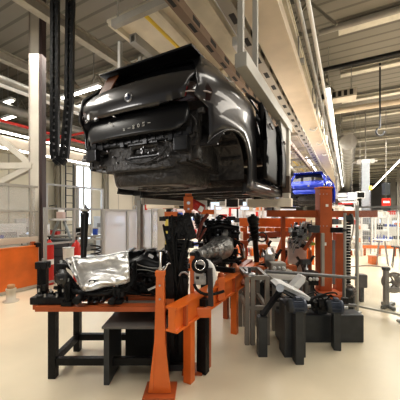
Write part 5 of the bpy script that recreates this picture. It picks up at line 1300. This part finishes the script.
# white frames (portal guards) down the aisle
for i,(px,d) in enumerate(((340,15),(345,19),(349,24))):
    q = at(px,200,d); r = thing('portal_frame','white portal frame spanning the far end of the line','portal',(q.x,q.y,0),'white portals down the line')
    for s_ in (-.7,.7): make('post', MB().box((q.x+s_,q.y,1.35),(.07,.07,2.7)), WHITE, r)
    make('lintel', MB().box((q.x,q.y,2.7),(1.5,.08,.10)), WHITE, r); make('light_bar', MB().box((q.x,q.y,2.6),(1.1,.05,.04)), mat('bar_light',(1,.98,.95),.4,emit=4), r)
# wire mesh cages far right
for i,(px,d) in enumerate(((362,11.5),(385,11.5))):
    q = at(px,200,d); r = thing('mesh_cage','pale wire mesh cage panel standing behind the low orange guard','mesh panel',(q.x,q.y,0),'mesh cage panels')
    U = RT
    for s_ in (-.55,.55): make('post', MB().box((q.x+U.x*s_,q.y+U.y*s_,.85),(.05,.05,1.7),rz=YAW), WHITE, r)
    mb = MB()
    for k in range(13): a = q+U*(-.54+.09*k); mb.bar((a.x,a.y,.1),(a.x,a.y,1.68),.010)
    for k in range(9): a = q-U*.54; b = q+U*.54; mb.bar((a.x,a.y,.12+.19*k),(b.x,b.y,.12+.19*k),.010)
    make('mesh', mb, WHITE, r)
# ---- clamps, component stands and hoses between the engine and the orange lift
def clamp_stand(px, py0, d, m, label, w=.09, jaw=BLACKM):
    q = at(px,py0,d); r = thing('clamp_stand', label, 'clamp stand', (q.x,q.y,0), None)
    make('post', MB().box((q.x,q.y,q.z/2),(w,w,q.z),rz=YAW,bev=.01), m, r)
    make('head', MB().box(q,(w*2.2,w*1.3,w*1.1),rz=YAW+.2,bev=.015), m, r)
    mb = MB(); mb.bar(q+RT*w,q+RT*w*1.9+V((0,0,.12)),.04,.04); mb.bar(q-RT*w,q-RT*w*1.7+V((0,0,.10)),.04,.04); make('jaw', mb, jaw, r)
    make('cylinder', MB().lathe(q-V((0,0,.30))-FW*w*.8,(0,0,1),[(0,.02),(.0,.032),(.2,.032),(.2,.012),(.28,.012)],14), STEEL, r)
    make('hose', MB().tube(bez(q-FW*w*.8-V((0,0,.28)),q-FW*.14-V((0,0,.36)),q-FW*.12-RT*.1-V((0,0,.1)),q-RT*w),.010,6), RUBBER, r)
for a in ((231,238,5.4,ORANGE,'orange clamp stand close behind the right side of the engine'),(243,243,5.7,ORANGE_D,'dark orange clamp stand just left of the suspension strut'),(262,247,5.2,ORANGE,'orange clamp stand between the brake disc and the gantry'),
          (272,256,5.0,BLACK,'black clamp stand before the slanted gantry legs'),(305,262,5.2,DGREY,'dark clamp stand at the left foot of the orange lift'),(290,268,4.7,ORANGE_D,'low dark orange clamp stand behind the guard rail')): clamp_stand(*a)
def crate_unit(px, py, d, w, h, m, label):
    q = at(px,py,d); r = thing('valve_unit', label, 'valve unit', (q.x,q.y,0))
    make('case', MB().box((q.x,q.y,q.z-h/2),(w,.2,h),rz=YAW,bev=.02), m, r); make('stand', MB().box((q.x,q.y,(q.z-h)/2),(w*.4,.12,q.z-h),rz=YAW), DGREY, r)
    for k in (-1,0,1):
        t = q+RT*k*w*.3-FW*.10-V((0,0,h*.5)); make('gauge', MB().lathe(t,-FW,[(0,.028),(.02,.03),(.025,.02)],14), WHITE if k else STEEL, r)
    make('hose', MB().tube(bez(q-V((0,0,h))-FW*.1,q-V((0,0,h+.2))-FW*.15,q+RT*.3-V((0,0,h+.1)),q+RT*.34-V((0,0,h+.3))),.012,6), RUBBER, r)
for a in ((277,262,4.4,.24,.16,GREY_P,'grey valve unit with gauges behind the low aluminium frame'),(262,274,4.1,.20,.14,DGREY,'dark valve unit with gauges inside the warm grey frame'),(311,271,4.6,.18,.22,BLACKM,'black valve unit with gauges at the foot of the orange lift')): crate_unit(*a)
# ================================================================ LIGHT
def area(name, loc, sx, sy, power, col=(1,.95,.86), rot=(0,0,0)):
    l = bpy.data.lights.new(name,'AREA'); l.shape='RECTANGLE'; l.size=sx; l.size_y=sy; l.energy=power; l.color=col
    o = bpy.data.objects.new(name,l); o.location=loc; o.rotation_euler=rot; C.objects.link(o); return o
area('hall_light', (-.5,24,5.15), .3, 28, 330)
area('hall_light', (3.1,26,5.05), .4, 36, 1100)
area('hall_light', (4.2,9,5.3), 1.5, 9, 380, (1,.93,.82))
area('hall_light', (-6.2,6.0,5.3), .5, 12, 190)
area('hall_light', (-13,22,5.3), .6, 30, 500)
area('hall_light', (.9,2.5,5.2), .6, 8, 150)
area('hall_light', (-3.0,-1.5,4.6), 5, .5, 50, rot=(math.radians(-35),0,0))
area('line_fill', (-2.6,.9,2.5), .9, .25, 14, (1,.97,.92), rot=(math.radians(25),0,math.radians(10)))
area('line_fill', (.2,-.6,.9), 1.6, .5, 12, (1,.96,.9), rot=(math.radians(115),0,math.radians(25)))  # added fill behind the camera, tilted up to lift the car's underside
area('hall_light', (-4.9,1.2,5.0), 1.2, 2, 150, rot=(math.radians(12),math.radians(14),0))  # added fill brightening the left column, no lamp hangs here
area('bay_light', (-8.6,8.2,1.9), 1.4, 2.4, 60, (.8,.9,1), rot=(0,math.radians(-90),0))
area('cell_fill', (-7.5,17,4.6), 5, 7, 620, (1,.95,.95))  # unseen fills, added overhead to brighten the background stations
area('cell_fill', (-3,13,4.4), 4, 8, 420, (1,.96,.93))
area('cell_fill', (2.5,12,4.9), 3, 7, 420, (1,.95,.86))
area('uplight', (3,20,3.2), 6, 26, 170, (1,.93,.82), rot=(PI,0,0))
area('uplight', (-1.6,9,3.6), 1.2, 8, 22, (1,.93,.82), rot=(PI,0,0))
w = bpy.data.worlds.new('World'); S.world = w; w.use_nodes = True
w.node_tree.nodes['Background'].inputs[0].default_value = (.95,.97,1,1); w.node_tree.nodes['Background'].inputs[1].default_value = .3
# ================================================================ CAMERA
cam = bpy.data.cameras.new('camera'); co = bpy.data.objects.new('camera', cam); C.objects.link(co)
cam.sensor_width = 36; cam.sensor_fit = 'HORIZONTAL'; cam.lens = 36*F_/400; cam.shift_y = (HOR-200)/400; cam.clip_start = .05; cam.clip_end = 200
co.location = (0,0,EYE); co.rotation_euler = (PI/2,0,YAW); S.camera = co
S.view_settings.view_transform = 'Standard'; S.view_settings.look = 'None'; S.view_settings.exposure = .1; S.view_settings.gamma = .88
